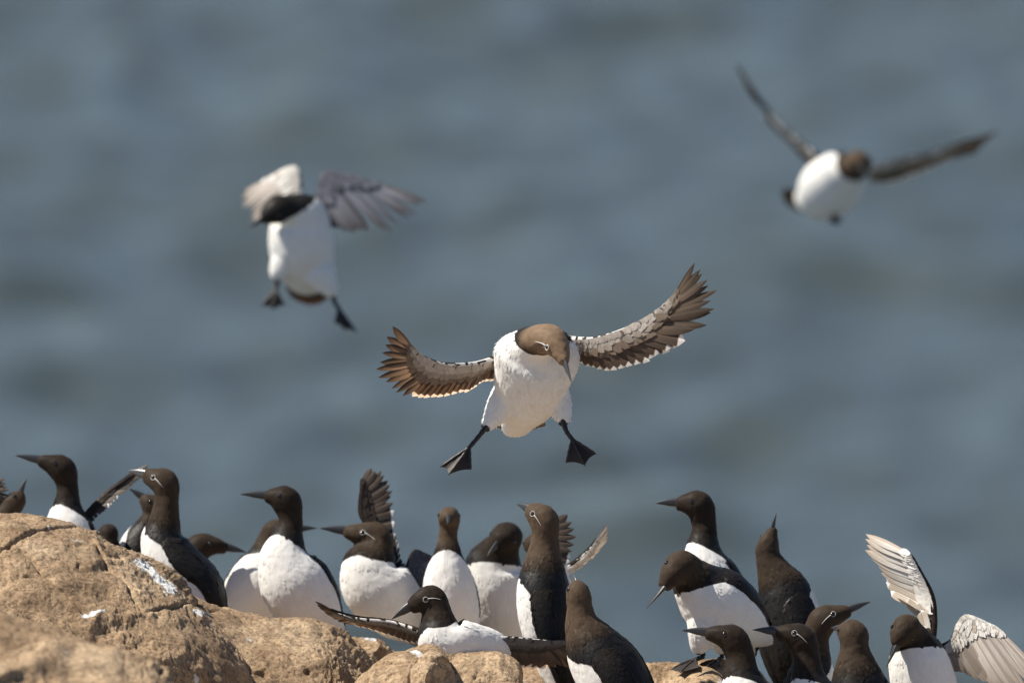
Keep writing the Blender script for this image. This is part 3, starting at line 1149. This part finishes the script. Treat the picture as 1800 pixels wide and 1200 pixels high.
# --- landing bird in focus
b = Bird('guillemot landing at centre, wings spread and both webbed feet dangling',
         [(898, 762, -165, 14, 7), (906, 750, -130, 26, 18), (916, 728, -85, 36, 32), (926, 699, -35, 56, 52), (937, 655, 10, 70, 60),
          (946, 618, 42, 74, 50), (950, 600, 76, 40, 34), (969, 597, 106, 27, 26), (982, 613, 124, 20, 19), (992, 637, 138, 9, 11)],
         (0, -0.45, 0.9), (-0.15, -0.75, -0.65), (1004, 672, 160), -0.28, th=5.95, span=0.55, bridle=True, a0=128, wing=None, group=AIR, eye=7.8, tone=2.7, ringw=1.6, fringe=0.20,
         thighs=[[(908, 690, -30, 44), (884, 712, -14, 30), (864, 738, -2, 16), (851, 754, 4, 8)],
                 [(962, 685, -30, 40), (981, 710, -14, 25), (989, 732, -2, 15), (991, 747, 4, 8)]],
         tufts=9000, voxel=0.0024, pale_bill=True)
b.open_wing([(880, 628, 10), (832, 640, 34), (775, 640, 66), (730, 620, 96)],
            [(693, 571, 128), (678, 592, 126), (667, 613, 126), (664, 634, 120), (667, 653, 110), (676, 671, 98), (690, 685, 84), (706, 693, 72)],
            [(724, 698, 60), (745, 700, 46), (770, 697, 32), (795, 693, 18), (818, 690, 6), (832, 682, 0), (846, 672, -4), (862, 670, -8)], npr=11, nse=15, cov=0.55, wid=0.86,
            nrm=(0.5, -0.3, 0.8))
b.open_wing([(1000, 598, 10), (1050, 596, 30), (1115, 572, 66), (1178, 534, 100)],
            [(1218, 463, 128), (1231, 469, 134), (1244, 484, 140), (1252, 501, 144), (1254, 521, 144), (1250, 541, 140), (1240, 558, 134), (1226, 580, 124)],
            [(1205, 600, 112), (1182, 612, 98), (1160, 622, 84), (1135, 636, 68), (1105, 645, 52), (1075, 652, 36), (1050, 647, 20), (1025, 640, 6)], npr=11, nse=16, cov=0.55, wid=0.86,
            nrm=(-0.5, 0.0, 0.85))
b.leg([(856, 748, 6), (842, 766, 16)], (825, 786, 30), [(773, 821, 34), (788, 835, 46), (828, 826, 38)])
b.leg([(989, 738, 6), (996, 758, 16)], (1006, 772, 30), [(995, 814, 36), (1029, 819, 46), (1049, 798, 38)])
b.tail((910, 735, -120), [(866, 752, -190), (880, 757, -195), (898, 760, -200), (930, 760, -200), (960, 752, -190)], 9, 16)

# --- upper left bird
b = Bird('blurred guillemot at upper left, wings arched high and feet hanging below',
         [(545, 508, -80, 24, 10), (543, 496, -62, 36, 26), (538, 472, -35, 50, 42), (530, 435, 0, 57, 50), (527, 395, 12, 54, 46),
          (520, 374, 26, 46, 36), (505, 367, 42, 28, 26), (491, 368, 50, 27, 26), (475, 378, 60, 20, 19), (462, 387, 66, 9, 10)],
         (0, -0.3, 0.95), (-0.3, -0.9, -0.2), (440, 402, 74), 3.7, th=5.8, span=0.6, a0=132, tone=0.08, wing=None, group=AIR,
         thighs=[[(505, 455, 10, 30), (490, 480, 15, 18), (488, 494, 15, 7)], [(562, 480, 5, 30), (578, 505, 10, 18), (585, 522, 10, 7)]], tufts=2500)
b.open_wing([(524, 362, 10), (527, 332, 0), (517, 296, -15), (472, 316, -44)],
            [(428, 332, -74), (424, 343, -68), (424, 354, -60), (429, 365, -46), (436, 375, -32)],
            [(444, 384, -16), (452, 388, -6), (464, 388, 6), (480, 384, 14), (500, 378, 20)], npr=8, nse=9, pale=True, ash=True, nrm=(-0.6, 0.5, 0.6), cov=0.45)
b.open_wing([(552, 362, 0), (562, 338, -10), (574, 303, -15), (660, 322, 0)],
            [(755, 350, 25), (740, 369, 28), (718, 382, 28), (700, 397, 28), (676, 405, 28)],
            [(650, 408, 26), (630, 408, 24), (612, 406, 20), (596, 402, 14), (584, 398, 8), (575, 388, 0)], npr=7, nse=8, grey=True, under=False,
            nrm=(0.1, 0.5, 0.8), cov=0.42, wid=0.62)
b.leg([(488, 490, 15), (487, 502, 16)], (484, 511, 18), [(460, 538, 26), (481, 545, 30), (501, 538, 26)])
b.leg([(584, 518, 10), (589, 532, 12)], (596, 543, 14), [(589, 568, 20), (606, 580, 26), (628, 585, 24)])
b.tail((543, 490, -50), [(496, 503, -100), (508, 524, -105), (528, 535, -110), (552, 538, -110), (572, 530, -105), (582, 514, -100)], 11, 15)

# --- upper right bird
b = Bird('blurred guillemot flying towards the viewer at upper right, wings in a wide V',
         [(1414, 352, -125, 18, 9), (1428, 352, -96, 32, 26), (1445, 345, -60, 46, 42), (1462, 328, -10, 56, 50), (1478, 308, 30, 46, 42),
          (1491, 299, 55, 34, 32), (1500, 292, 80, 25, 24), (1506, 289, 98, 24, 24), (1510, 293, 106, 19, 19), (1512, 300, 118, 9, 9)],
         (-0.1, -0.75, 0.65), (0, -0.9, -0.3), (1513, 306, 160), 6.8, tone=1.0, th=5.5, span=0.6, a0=130, wing=None, group=AIR, tufts=2000)
b.open_wing([(1456, 290, 0), (1420, 262, -5), (1375, 225, -10), (1328, 172, -10)],
            [(1290, 100, -15), (1296, 118, -50), (1306, 140, -80), (1320, 165, -100)],
            [(1345, 205, -110), (1370, 232, -110), (1395, 258, -110), (1420, 290, -110), (1440, 305, -90)], npr=10, nse=10, nrm=(0.4, -0.7, 0.3), dusky=True)
b.open_wing([(1528, 298, 0), (1575, 286, -5), (1640, 272, -10), (1700, 250, -10)],
            [(1755, 230, -15), (1742, 246, -50), (1722, 262, -80), (1700, 270, -100)],
            [(1672, 280, -110), (1640, 294, -110), (1605, 308, -110), (1575, 318, -100), (1548, 320, -80)], npr=10, nse=10, nrm=(-0.2, -0.8, 0.3), dusky=True)
b.leg([(1462, 372, -10), (1466, 378, 0)], (1468, 382, 5), [(1458, 392, 12), (1468, 396, 16), (1480, 390, 12)])
b.leg([(1432, 362, -60), (1425, 366, -70)], (1418, 364, -80), [(1400, 352, -90), (1396, 360, -95), (1404, 370, -92)])
b.tail((1440, 356, -70), [(1376, 334, -120), (1375, 343, -122), (1380, 354, -122), (1392, 364, -120), (1406, 372, -116)], 8, 15)

# --- standing birds, left to right
STAND = []


def stand(*a, **k):
    q = Bird(*a, **k)
    STAND.append(q)
    return q


b = stand('guillemot at the far left edge pointing its bill up, only head showing',
          [(-60, 1090, -30, 12, 8), (-50, 1060, -20, 30, 28), (-30, 1015, -5, 48, 46), (-12, 970, 0, 48, 46), (2, 935, 0, 38, 36),
           (10, 910, 0, 27, 27), (17, 895, 0, 22, 22), (25, 884, 0, 19, 20), (33, 874, 0, 14, 14), (39, 865, 0, 7, 8)],
          (0.6, 0, -0.5), (0.9, -0.4, 0.2), (47, 840, 0), 0.8, tufts=1500)
b.open_wing([(-20, 920, 0), (-40, 900, 0), (-45, 870, 0), (-40, 850, 0)],
            [(8, 838, 0), (14, 850, 5), (16, 862, 8), (12, 874, 8)], [(8, 886, 6), (0, 896, 4), (-8, 905, 2)], npr=6, nse=5, under=False)

b = stand('guillemot standing tall at left behind the boulder, facing left, one wing trailing',
          [(168, 1075, -40, 12, 8), (155, 1050, -30, 32, 30), (140, 1010, -10, 50, 48), (126, 965, 0, 52, 50), (119, 920, 3, 42, 40),
           (118, 885, 2, 25, 25), (119, 855, 0, 20, 21), (110, 826, 0, 25, 25), (90, 815, 0, 20, 18), (68, 809, 0, 10, 10)],
          (-0.6, 0, 0.75), DOWN, (25, 800, 0), 0.75, th=4.95, tone=0.26, tufts=2500)
b.open_wing([(135, 930, -15), (150, 905, -25), (185, 868, -30), (225, 838, -30)],
            [(262, 814, -30), (250, 830, -28), (236, 846, -26), (222, 858, -24)], [(208, 870, -22), (194, 883, -20), (178, 897, -20), (160, 912, -18)], npr=8, nse=9, under=False, wid=0.8)

stand('dark head top of a guillemot just peeping over the boulder',
      [(205, 1110, 20, 12, 8), (200, 1085, 12, 30, 28), (197, 1050, 5, 46, 42), (194, 1015, 0, 44, 42), (191, 985, 0, 34, 32),
       (190, 960, 0, 23, 23), (190, 946, 0, 19, 19), (190, 938, -4, 19, 19), (190, 938, -20, 15, 15), (190, 940, -33, 8, 8)],
      (0, 0, -1), DOWN, (190, 941, -72), 0.9, tone=0.30, tufts=1000)

b = stand('guillemot with white eye stripe at left, back half turned, facing left',
          [(390, 1105, 10, 14, 8), (372, 1078, 6, 34, 30), (346, 1035, 2, 50, 48), (306, 992, 0, 54, 48), (286, 952, 0, 43, 40),
           (289, 917, 0, 29, 29), (293, 877, 0, 23, 24), (290, 850, -2, 25, 26), (272, 841, -10, 20, 20), (254, 835, -18, 10, 12)],
          (-0.95, 0, -0.15), DOWN, (222, 827, -36), 0.55, th=4.75, bridle=True, pale_bill=True)

stand('guillemot almost hidden behind the striped one at left, pale brown face and bill showing',
      [(250, 1125, 20, 12, 8), (246, 1095, 12, 30, 28), (240, 1050, 5, 46, 44), (240, 1002, 0, 46, 44), (248, 958, 0, 37, 36),
       (262, 925, 0, 25, 25), (270, 905, 0, 20, 20), (269, 891, 0, 20, 20), (259, 881, 0, 16, 15), (249, 873, 0, 8, 9)],
      (-0.5, 0, -0.8), DOWN, (226, 858, 0), 0.95, tufts=1200)

stand('guillemot behind the boulder at left turning its dark head to the right',
      [(290, 1180, -30, 12, 8), (295, 1150, -20, 32, 30), (303, 1110, -5, 50, 46), (314, 1065, 0, 50, 46), (323, 1028, 0, 42, 40),
       (331, 998, 0, 32, 32), (341, 975, 0, 27, 27), (353, 960, 0, 26, 25), (376, 959, 0, 20, 17), (399, 964, 0, 9, 10)],
      (0.3, 0, 0.9), DOWN, (434, 971, 0), 0.9, th=4.2, tone=0.35, tufts=1500)

stand('guillemot facing left with long neck stretched up, white breast, left of centre',
      [(598, 1128, -50, 12, 8), (580, 1108, -35, 30, 28), (548, 1072, -15, 56, 54), (517, 1025, 0, 63, 60), (501, 982, 5, 48, 46),
       (505, 946, 3, 31, 31), (511, 914, 0, 23, 24), (504, 882, 0, 26, 27), (486, 874, 0, 20, 20), (466, 872, 0, 10, 10)],
      (-0.55, 0, 0.8), DOWN, (420, 868, 0), 0.6, th=5.05, tone=0.26, tufts=3000)

stand('guillemot partly hidden behind the long-necked one, facing right with bills nearly meeting',
      [(398, 1130, -40, 12, 8), (410, 1105, -25, 30, 28), (430, 1070, -5, 48, 46), (450, 1030, 0, 52, 50), (467, 990, 0, 42, 40),
       (473, 962, 0, 28, 28), (477, 946, 0, 24, 25), (485, 935, 0, 24, 24), (500, 932, 0, 19, 18), (516, 931, 0, 9, 10)],
      (0.25, 0, 0.95), DOWN, (558, 928, 0), 0.95, th=4.6, tufts=2500)

b = stand('guillemot with white eye stripe raising one dark wing, facing left',
          [(748, 1135, -50, 12, 8), (732, 1110, -35, 32, 28), (702, 1075, -15, 56, 52), (664, 1030, 0, 66, 60), (652, 996, 8, 54, 50),
           (660, 970, 6, 38, 36), (664, 952, 4, 30, 30), (656, 942, 0, 28, 27), (630, 938, 0, 22, 19), (606, 933, 0, 10, 11)],
          (-0.6, -0.1, 0.75), DOWN, (560, 928, 0), 0.8, th=4.75, bridle=True, wing=None, a0=112, tone=0.65, tufts=3000)
b.open_wing([(690, 985, -20), (668, 945, -30), (634, 905, -35), (636, 850, -35)],
            [(650, 821, -34), (666, 826, -30), (678, 840, -28), (688, 858, -26), (691, 880, -24)],
            [(692, 898, -24), (692, 916, -24), (695, 935, -22), (699, 955, -22), (702, 975, -20), (702, 995, -20)], npr=9, nse=10, under=False, wid=1.0)
b.open_wing([(690, 1030, 10), (710, 1015, 6), (728, 970, 0), (756, 980, -10)],
            [(785, 990, -20), (782, 1005, -20), (775, 1018, -18)], [(765, 1028, -14), (750, 1036, -8), (735, 1044, 0), (715, 1050, 6)], npr=6, nse=7, under=False, grey=True)

stand('slim guillemot facing straight at the viewer with thin upright neck',
      [(806, 1160, -60, 12, 8), (802, 1130, -40, 32, 30), (797, 1090, -15, 46, 46), (790, 1042, 0, 48, 46), (787, 1002, 5, 39, 36),
       (787, 968, 5, 24, 24), (788, 938, 3, 18, 18), (790, 912, 5, 20, 20), (789, 908, 24, 18, 17), (788, 912, 42, 9, 9)],
      (-0.1, 0, 1), DOWN, (787, 919, 84), 0.7, th=5.05, tone=1.00, tufts=2500)

stand('plump guillemot facing the viewer with head bowed and bill on its breast',
      [(886, 1170, -60, 12, 8), (884, 1140, -40, 38, 34), (881, 1090, -15, 54, 50), (874, 1036, 0, 60, 54), (870, 996, 6, 54, 48),
       (878, 970, 16, 40, 36), (887, 952, 25, 31, 30), (890, 943, 32, 29, 28), (881, 950, 50, 22, 21), (871, 960, 60, 10, 11)],
      (-0.1, 0, 1), (-0.1, -0.8, -0.5), (856, 976, 86), 0.85, th=4.6, tone=0.28, tufts=3000)

b = stand('guillemot crouching on the low rock with both wings outspread, white eye stripe',
          [(905, 1160, -60, 14, 8), (880, 1152, -45, 34, 26), (848, 1144, -25, 46, 40), (802, 1137, 0, 54, 46), (776, 1120, 8, 45, 42),
           (770, 1092, 5, 33, 32), (766, 1069, 2, 28, 28), (757, 1054, 0, 27, 27), (739, 1057, 4, 21, 20), (721, 1068, 6, 11, 12)],
          (-0.4, -0.4, 0.8), (-0.5, -0.85, 0), (688, 1088, 10), -0.02, th=4.75, bridle=True, wing=None, a0=118, tone=0.28, tufts=1800)
b.open_wing([(745, 1112, -10), (690, 1094, -30), (630, 1088, -40), (590, 1078, -45)],
            [(554, 1056, -50), (562, 1066, -55), (572, 1078, -60), (584, 1086, -64), (602, 1094, -66)],
            [(625, 1100, -66), (648, 1106, -64), (672, 1114, -60), (694, 1122, -52), (714, 1128, -40), (732, 1130, -25)], npr=9, nse=11, nrm=(0, -0.7, 0.6), wid=0.8,
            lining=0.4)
b.open_wing([(850, 1126, -5), (890, 1122, -15), (940, 1126, -30), (990, 1130, -40)],
            [(1040, 1125, -60), (1030, 1150, -55), (1010, 1165, -50), (985, 1172, -45)],
            [(960, 1174, -42), (935, 1174, -38), (912, 1172, -32), (892, 1165, -26), (872, 1155, -20), (858, 1145, -12)], npr=9, nse=11, nrm=(0, -0.4, 0.8),
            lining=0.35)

b = stand('guillemot hidden behind the upright one, its dark and pale wings flapping to the right',
          [(990, 1150, -20, 12, 8), (985, 1120, -14, 30, 28), (976, 1080, -5, 40, 40), (966, 1032, 0, 40, 40), (960, 998, 0, 34, 34),
           (954, 976, 0, 26, 26), (948, 963, 0, 22, 22), (942, 957, -4, 21, 21), (934, 958, -16, 17, 17), (928, 961, -26, 8, 8)],
          (0.2, 0, -0.9), DOWN, (920, 966, -60), 0.5, wing=None, tufts=1500)
b.open_wing([(960, 1000, 10), (958, 985, 6), (950, 955, 0), (965, 925, 0)],
            [(995, 902, 6), (1006, 916, 8), (1011, 932, 10), (1012, 950, 10), (1008, 966, 10)], [(1004, 980, 8), (998, 992, 8), (990, 1004, 6), (980, 1012, 4)], npr=6, nse=6, under=False, wid=0.85)
b.open_wing([(970, 1010, -20), (995, 1000, -25), (1025, 978, -30), (1046, 955, -30)],
            [(1066, 921, -30), (1068, 935, -35), (1066, 948, -40), (1058, 962, -45)], [(1046, 974, -45), (1034, 984, -45), (1020, 994, -40), (1004, 1004, -35)], npr=7, nse=7, pale=True, wid=0.75, nrm=(0.3, -0.4, 0.8))

b = stand('tall guillemot seen from behind at centre, head turned left, white eye stripe',
          [(1004, 1238, 25, 12, 8), (988, 1196, 15, 30, 26), (972, 1140, 5, 44, 42), (960, 1080, 0, 52, 48), (955, 1030, -4, 48, 45),
           (956, 985, -8, 35, 34), (958, 948, -8, 27, 27), (957, 916, -8, 26, 27), (942, 903, -16, 21, 21), (928, 896, -26, 10, 12)],
          (-0.76, 0, -0.64), DOWN, (908, 886, -50), 0.12, th=4.65, bridle=True, tone=1.0, tufts=6000, wing=(0.35, 4.0), wing_lo=100)

stand('guillemot at bottom centre seen from behind with bill pointing up',
      [(1155, 1320, 10, 14, 10), (1130, 1280, 8, 40, 34), (1100, 1230, 4, 60, 54), (1070, 1180, 0, 66, 60), (1043, 1137, 0, 56, 50),
       (1024, 1098, 0, 34, 33), (1019, 1068, 0, 25, 26), (1017, 1047, 0, 23, 23), (1013, 1032, -4, 16, 17), (1010, 1022, -8, 8, 9)],
      (-0.9, 0, -0.42), (-0.45, 0, -0.9), (1007, 1005, -24), -0.15, th=4.4, tone=1.0, tufts=6000, wing=(0.35, 3.9), wing_lo=100, pale_bill=True)

stand('guillemot at right standing tall behind the bowing one, facing left',
      [(1315, 1180, -40, 12, 8), (1303, 1130, -30, 30, 28), (1282, 1085, -15, 48, 48), (1257, 1035, 0, 52, 50), (1240, 995, 5, 46, 44),
       (1236, 960, 3, 30, 31), (1238, 924, 0, 22, 24), (1229, 890, 0, 26, 27), (1210, 885, 0, 21, 20), (1190, 885, 0, 10, 11)],
      (-0.75, 0, 0.65), DOWN, (1151, 884, 0), 0.35, th=5.2, tone=0.28, tufts=4000)

b = stand('guillemot bowing its head down to the left, standing on the low rock at right',
          [(1352, 1130, -70, 14, 8), (1328, 1112, -52, 34, 30), (1290, 1082, -18, 58, 54), (1252, 1052, 12, 64, 60), (1226, 1026, 30, 48, 46),
           (1212, 1006, 45, 34, 33), (1204, 996, 54, 30, 30), (1195, 995, 62, 29, 29), (1180, 1010, 74, 23, 23), (1166, 1030, 82, 11, 14)],
          (-0.5, -0.65, 0.6), (-0.6, -0.5, -0.5), (1135, 1067, 92), 0.08, th=4.55, tufts=6000, base=(1235, 1172), wing=(0.6, 3.9),
          thighs=[[(1250, 1085, 20, 46), (1238, 1112, 24, 34), (1230, 1132, 22, 20), (1230, 1148, 18, 8)],
                  [(1285, 1090, 0, 44), (1276, 1118, 2, 32), (1268, 1135, 0, 18), (1266, 1148, -4, 8)]], a0=100)
b.leg([(1230, 1140, 20), (1236, 1152, 12)], (1222, 1158, 24), [(1178, 1176, 40), (1194, 1181, 66), (1226, 1172, 70)])
b.leg([(1266, 1140, -4), (1270, 1152, -10)], (1262, 1160, 0), [(1228, 1168, 20), (1240, 1173, 40), (1264, 1170, 42)])

stand('guillemot at right with black back to the viewer and bill pointing at the sky',
      [(1425, 1260, 20, 14, 10), (1408, 1200, 10, 42, 36), (1395, 1140, 5, 56, 52), (1387, 1085, 0, 58, 54), (1377, 1040, 0, 49, 45),
       (1361, 1005, 0, 33, 31), (1351, 979, 0, 25, 25), (1350, 960, 0, 21, 21), (1355, 942, 0, 14, 14), (1360, 927, 0, 7, 8)],
      (0.6, 0, -0.8), (0.5, 0.1, -0.85), (1365, 900, 0), 0.3, th=4.4, tufts=5000, wing=(0.35, 3.9), wing_lo=85)

stand('guillemot at bottom right, black bill to the left, breast cut off by the frame',
      [(1405, 1380, -30, 20, 14), (1380, 1340, -20, 45, 40), (1352, 1300, -5, 60, 58), (1327, 1260, 0, 60, 58), (1310, 1220, 5, 48, 46),
       (1303, 1186, 3, 34, 34), (1301, 1153, 0, 28, 28), (1289, 1125, 0, 27, 27), (1266, 1116, 0, 21, 19), (1242, 1112, 0, 10, 11)],
      (-0.7, 0, 0.7), DOWN, (1196, 1107, 0), -0.4, th=5.0, tone=0.26, tufts=4000)

stand('guillemot with clear white eye ring and stripe at bottom right, facing left',
      [(1522, 1380, -30, 20, 14), (1497, 1340, -20, 45, 40), (1470, 1300, -5, 60, 58), (1445, 1260, 0, 60, 58), (1428, 1222, 5, 46, 44),
       (1420, 1188, 3, 32, 32), (1418, 1154, 0, 27, 27), (1408, 1124, 0, 27, 27), (1387, 1114, 2, 21, 19), (1365, 1110, 4, 10, 11)],
      (-0.7, 0, 0.7), DOWN, (1322, 1106, 8), -0.3, th=4.95, bridle=True, tone=0.26, tufts=4000)

stand('guillemot at lower right lifting its bill to the right, thin white eye stripe',
      [(1395, 1380, 20, 14, 10), (1400, 1340, 12, 36, 34), (1412, 1290, 5, 52, 50), (1420, 1240, 0, 54, 50), (1426, 1192, 0, 46, 44),
       (1429, 1152, 0, 32, 32), (1434, 1117, 0, 27, 27), (1448, 1090, 0, 27, 26), (1471, 1080, 0, 20, 18), (1494, 1073, 0, 9, 10)],
      (0.7, 0, -0.6), (0.2, -1, 0), (1531, 1057, 0), 0.12, bridle=True, tufts=3000)

stand('guillemot at lower right with dark back turned and rounded brown head',
      [(1548, 1400, 30, 14, 10), (1540, 1350, 20, 40, 36), (1528, 1300, 8, 60, 56), (1517, 1250, 0, 60, 56), (1509, 1202, 0, 52, 48),
       (1504, 1162, 0, 36, 34), (1502, 1135, 0, 28, 28), (1500, 1116, -4, 27, 27), (1490, 1110, -20, 20, 20), (1479, 1109, -36, 10, 11)],
      (-0.6, 0, -0.8), DOWN, (1462, 1104, -68), -0.05, th=4.5, tone=0.65, tufts=3500)

b = stand('guillemot at far right holding one pale-lined wing straight up',
          [(1655, 1330, -30, 14, 10), (1648, 1290, -20, 42, 36), (1634, 1240, 0, 57, 54), (1620, 1187, 5, 57, 54), (1610, 1148, 12, 50, 46),
           (1602, 1122, 22, 35, 34), (1597, 1108, 32, 28, 28), (1591, 1104, 42, 26, 26), (1581, 1117, 54, 20, 20), (1573, 1132, 60, 10, 11)],
          (-0.3, 0, 0.95), (-0.4, -0.7, -0.5), (1556, 1171, 70), 0.08, th=4.7, wing=None, a0=112, tufts=4000)
b.open_wing([(1632, 1130, -10), (1640, 1085, -22), (1634, 1040, -28), (1600, 975, -28)],
            [(1522, 935, -110), (1521, 946, -105), (1526, 959, -98), (1533, 973, -92), (1541, 988, -86), (1549, 1002, -82)],
            [(1556, 1014, -78), (1561, 1026, -76), (1567, 1038, -70), (1578, 1049, -60), (1592, 1054, -48), (1608, 1060, -36), (1620, 1072, -26)], npr=7, nse=7, pale=True,
            nrm=(-0.4, 0.1, 0.8), r0=14, cov=0.36, dark_arm=True, wid=0.8)
b.open_wing([(1655, 1140, -20), (1675, 1125, -25), (1700, 1086, -30), (1752, 1104, -10)],
            [(1835, 1190, 70), (1822, 1205, 70), (1806, 1214, 66), (1788, 1216, 58)],
            [(1768, 1212, 46), (1748, 1204, 32), (1728, 1194, 16), (1708, 1186, -8), (1688, 1180, -14), (1672, 1178, -18)], npr=8, nse=8, pale=True, nrm=(-0.1, 0.3, 0.8), cov=0.3, dark_arm=True, wid=0.85, ash=True)

# ------------------------------------------------------------------ the ledge the birds stand on
def ledge():
    px = np.linspace(-700, 2500, 260)
    dd = np.concatenate([np.linspace(-6, -0.6, 30), np.linspace(-0.55, 1.25, 90), np.linspace(1.3, 4.0, 12)])
    gx, gd = np.meshgrid(px, dd, indexing='ij')
    X = gx.ravel(); D = gd.ravel()
    pts = []
    for q in STAND:
        w = project(q.origin[None])
        pts.append((w[0][0], q.dd, max(w[1][0], 1135.0)))
    pts += [(x, -0.6, 1300.0) for x in range(-600, 2500, 150)] + [(x, 1.2, 1215.0) for x in range(-600, 2500, 150)]
    pts = np.array(pts)
    w = 1.0 / (((X[:, None] - pts[None, :, 0]) / 120) ** 2 + ((D[:, None] - pts[None, :, 1]) / 0.25) ** 2 + 0.05) ** 1.6
    Y = (w * pts[None, :, 2]).sum(1) / w.sum(1) + 6
    Y = Y + np.where(D < -0.6, (-(D + 0.6)) * 170, 0)
    P = wpos(X, Y, D)
    P[:, 2] -= np.where(D > 1.25, (D - 1.25) * 16, 0)
    P[:, 2] = np.maximum(P[:, 2], -2)
    q = P - ANCHOR
    P[:, 2] += (0.02 * perlin(q * 6) + 0.008 * perlin(q * 22)) * (D < 1.2)
    me = mesh_quads('rocky_ground', P, grid_faces(len(px), len(dd)))
    attr_f(me, 'guano', np.clip(perlin(q * 9) * 1.2, 0, 0.6))
    o = obj('rocky_ground', me, M['rock'])
    tag(o, 'rocky ledge on the cliff top under the birds', None, None, 'structure')


ledge()
print('tris', sum(len(o.data.polygons) for o in bpy.data.objects if o.type == 'MESH') * 2, 'objects', len(bpy.data.objects))
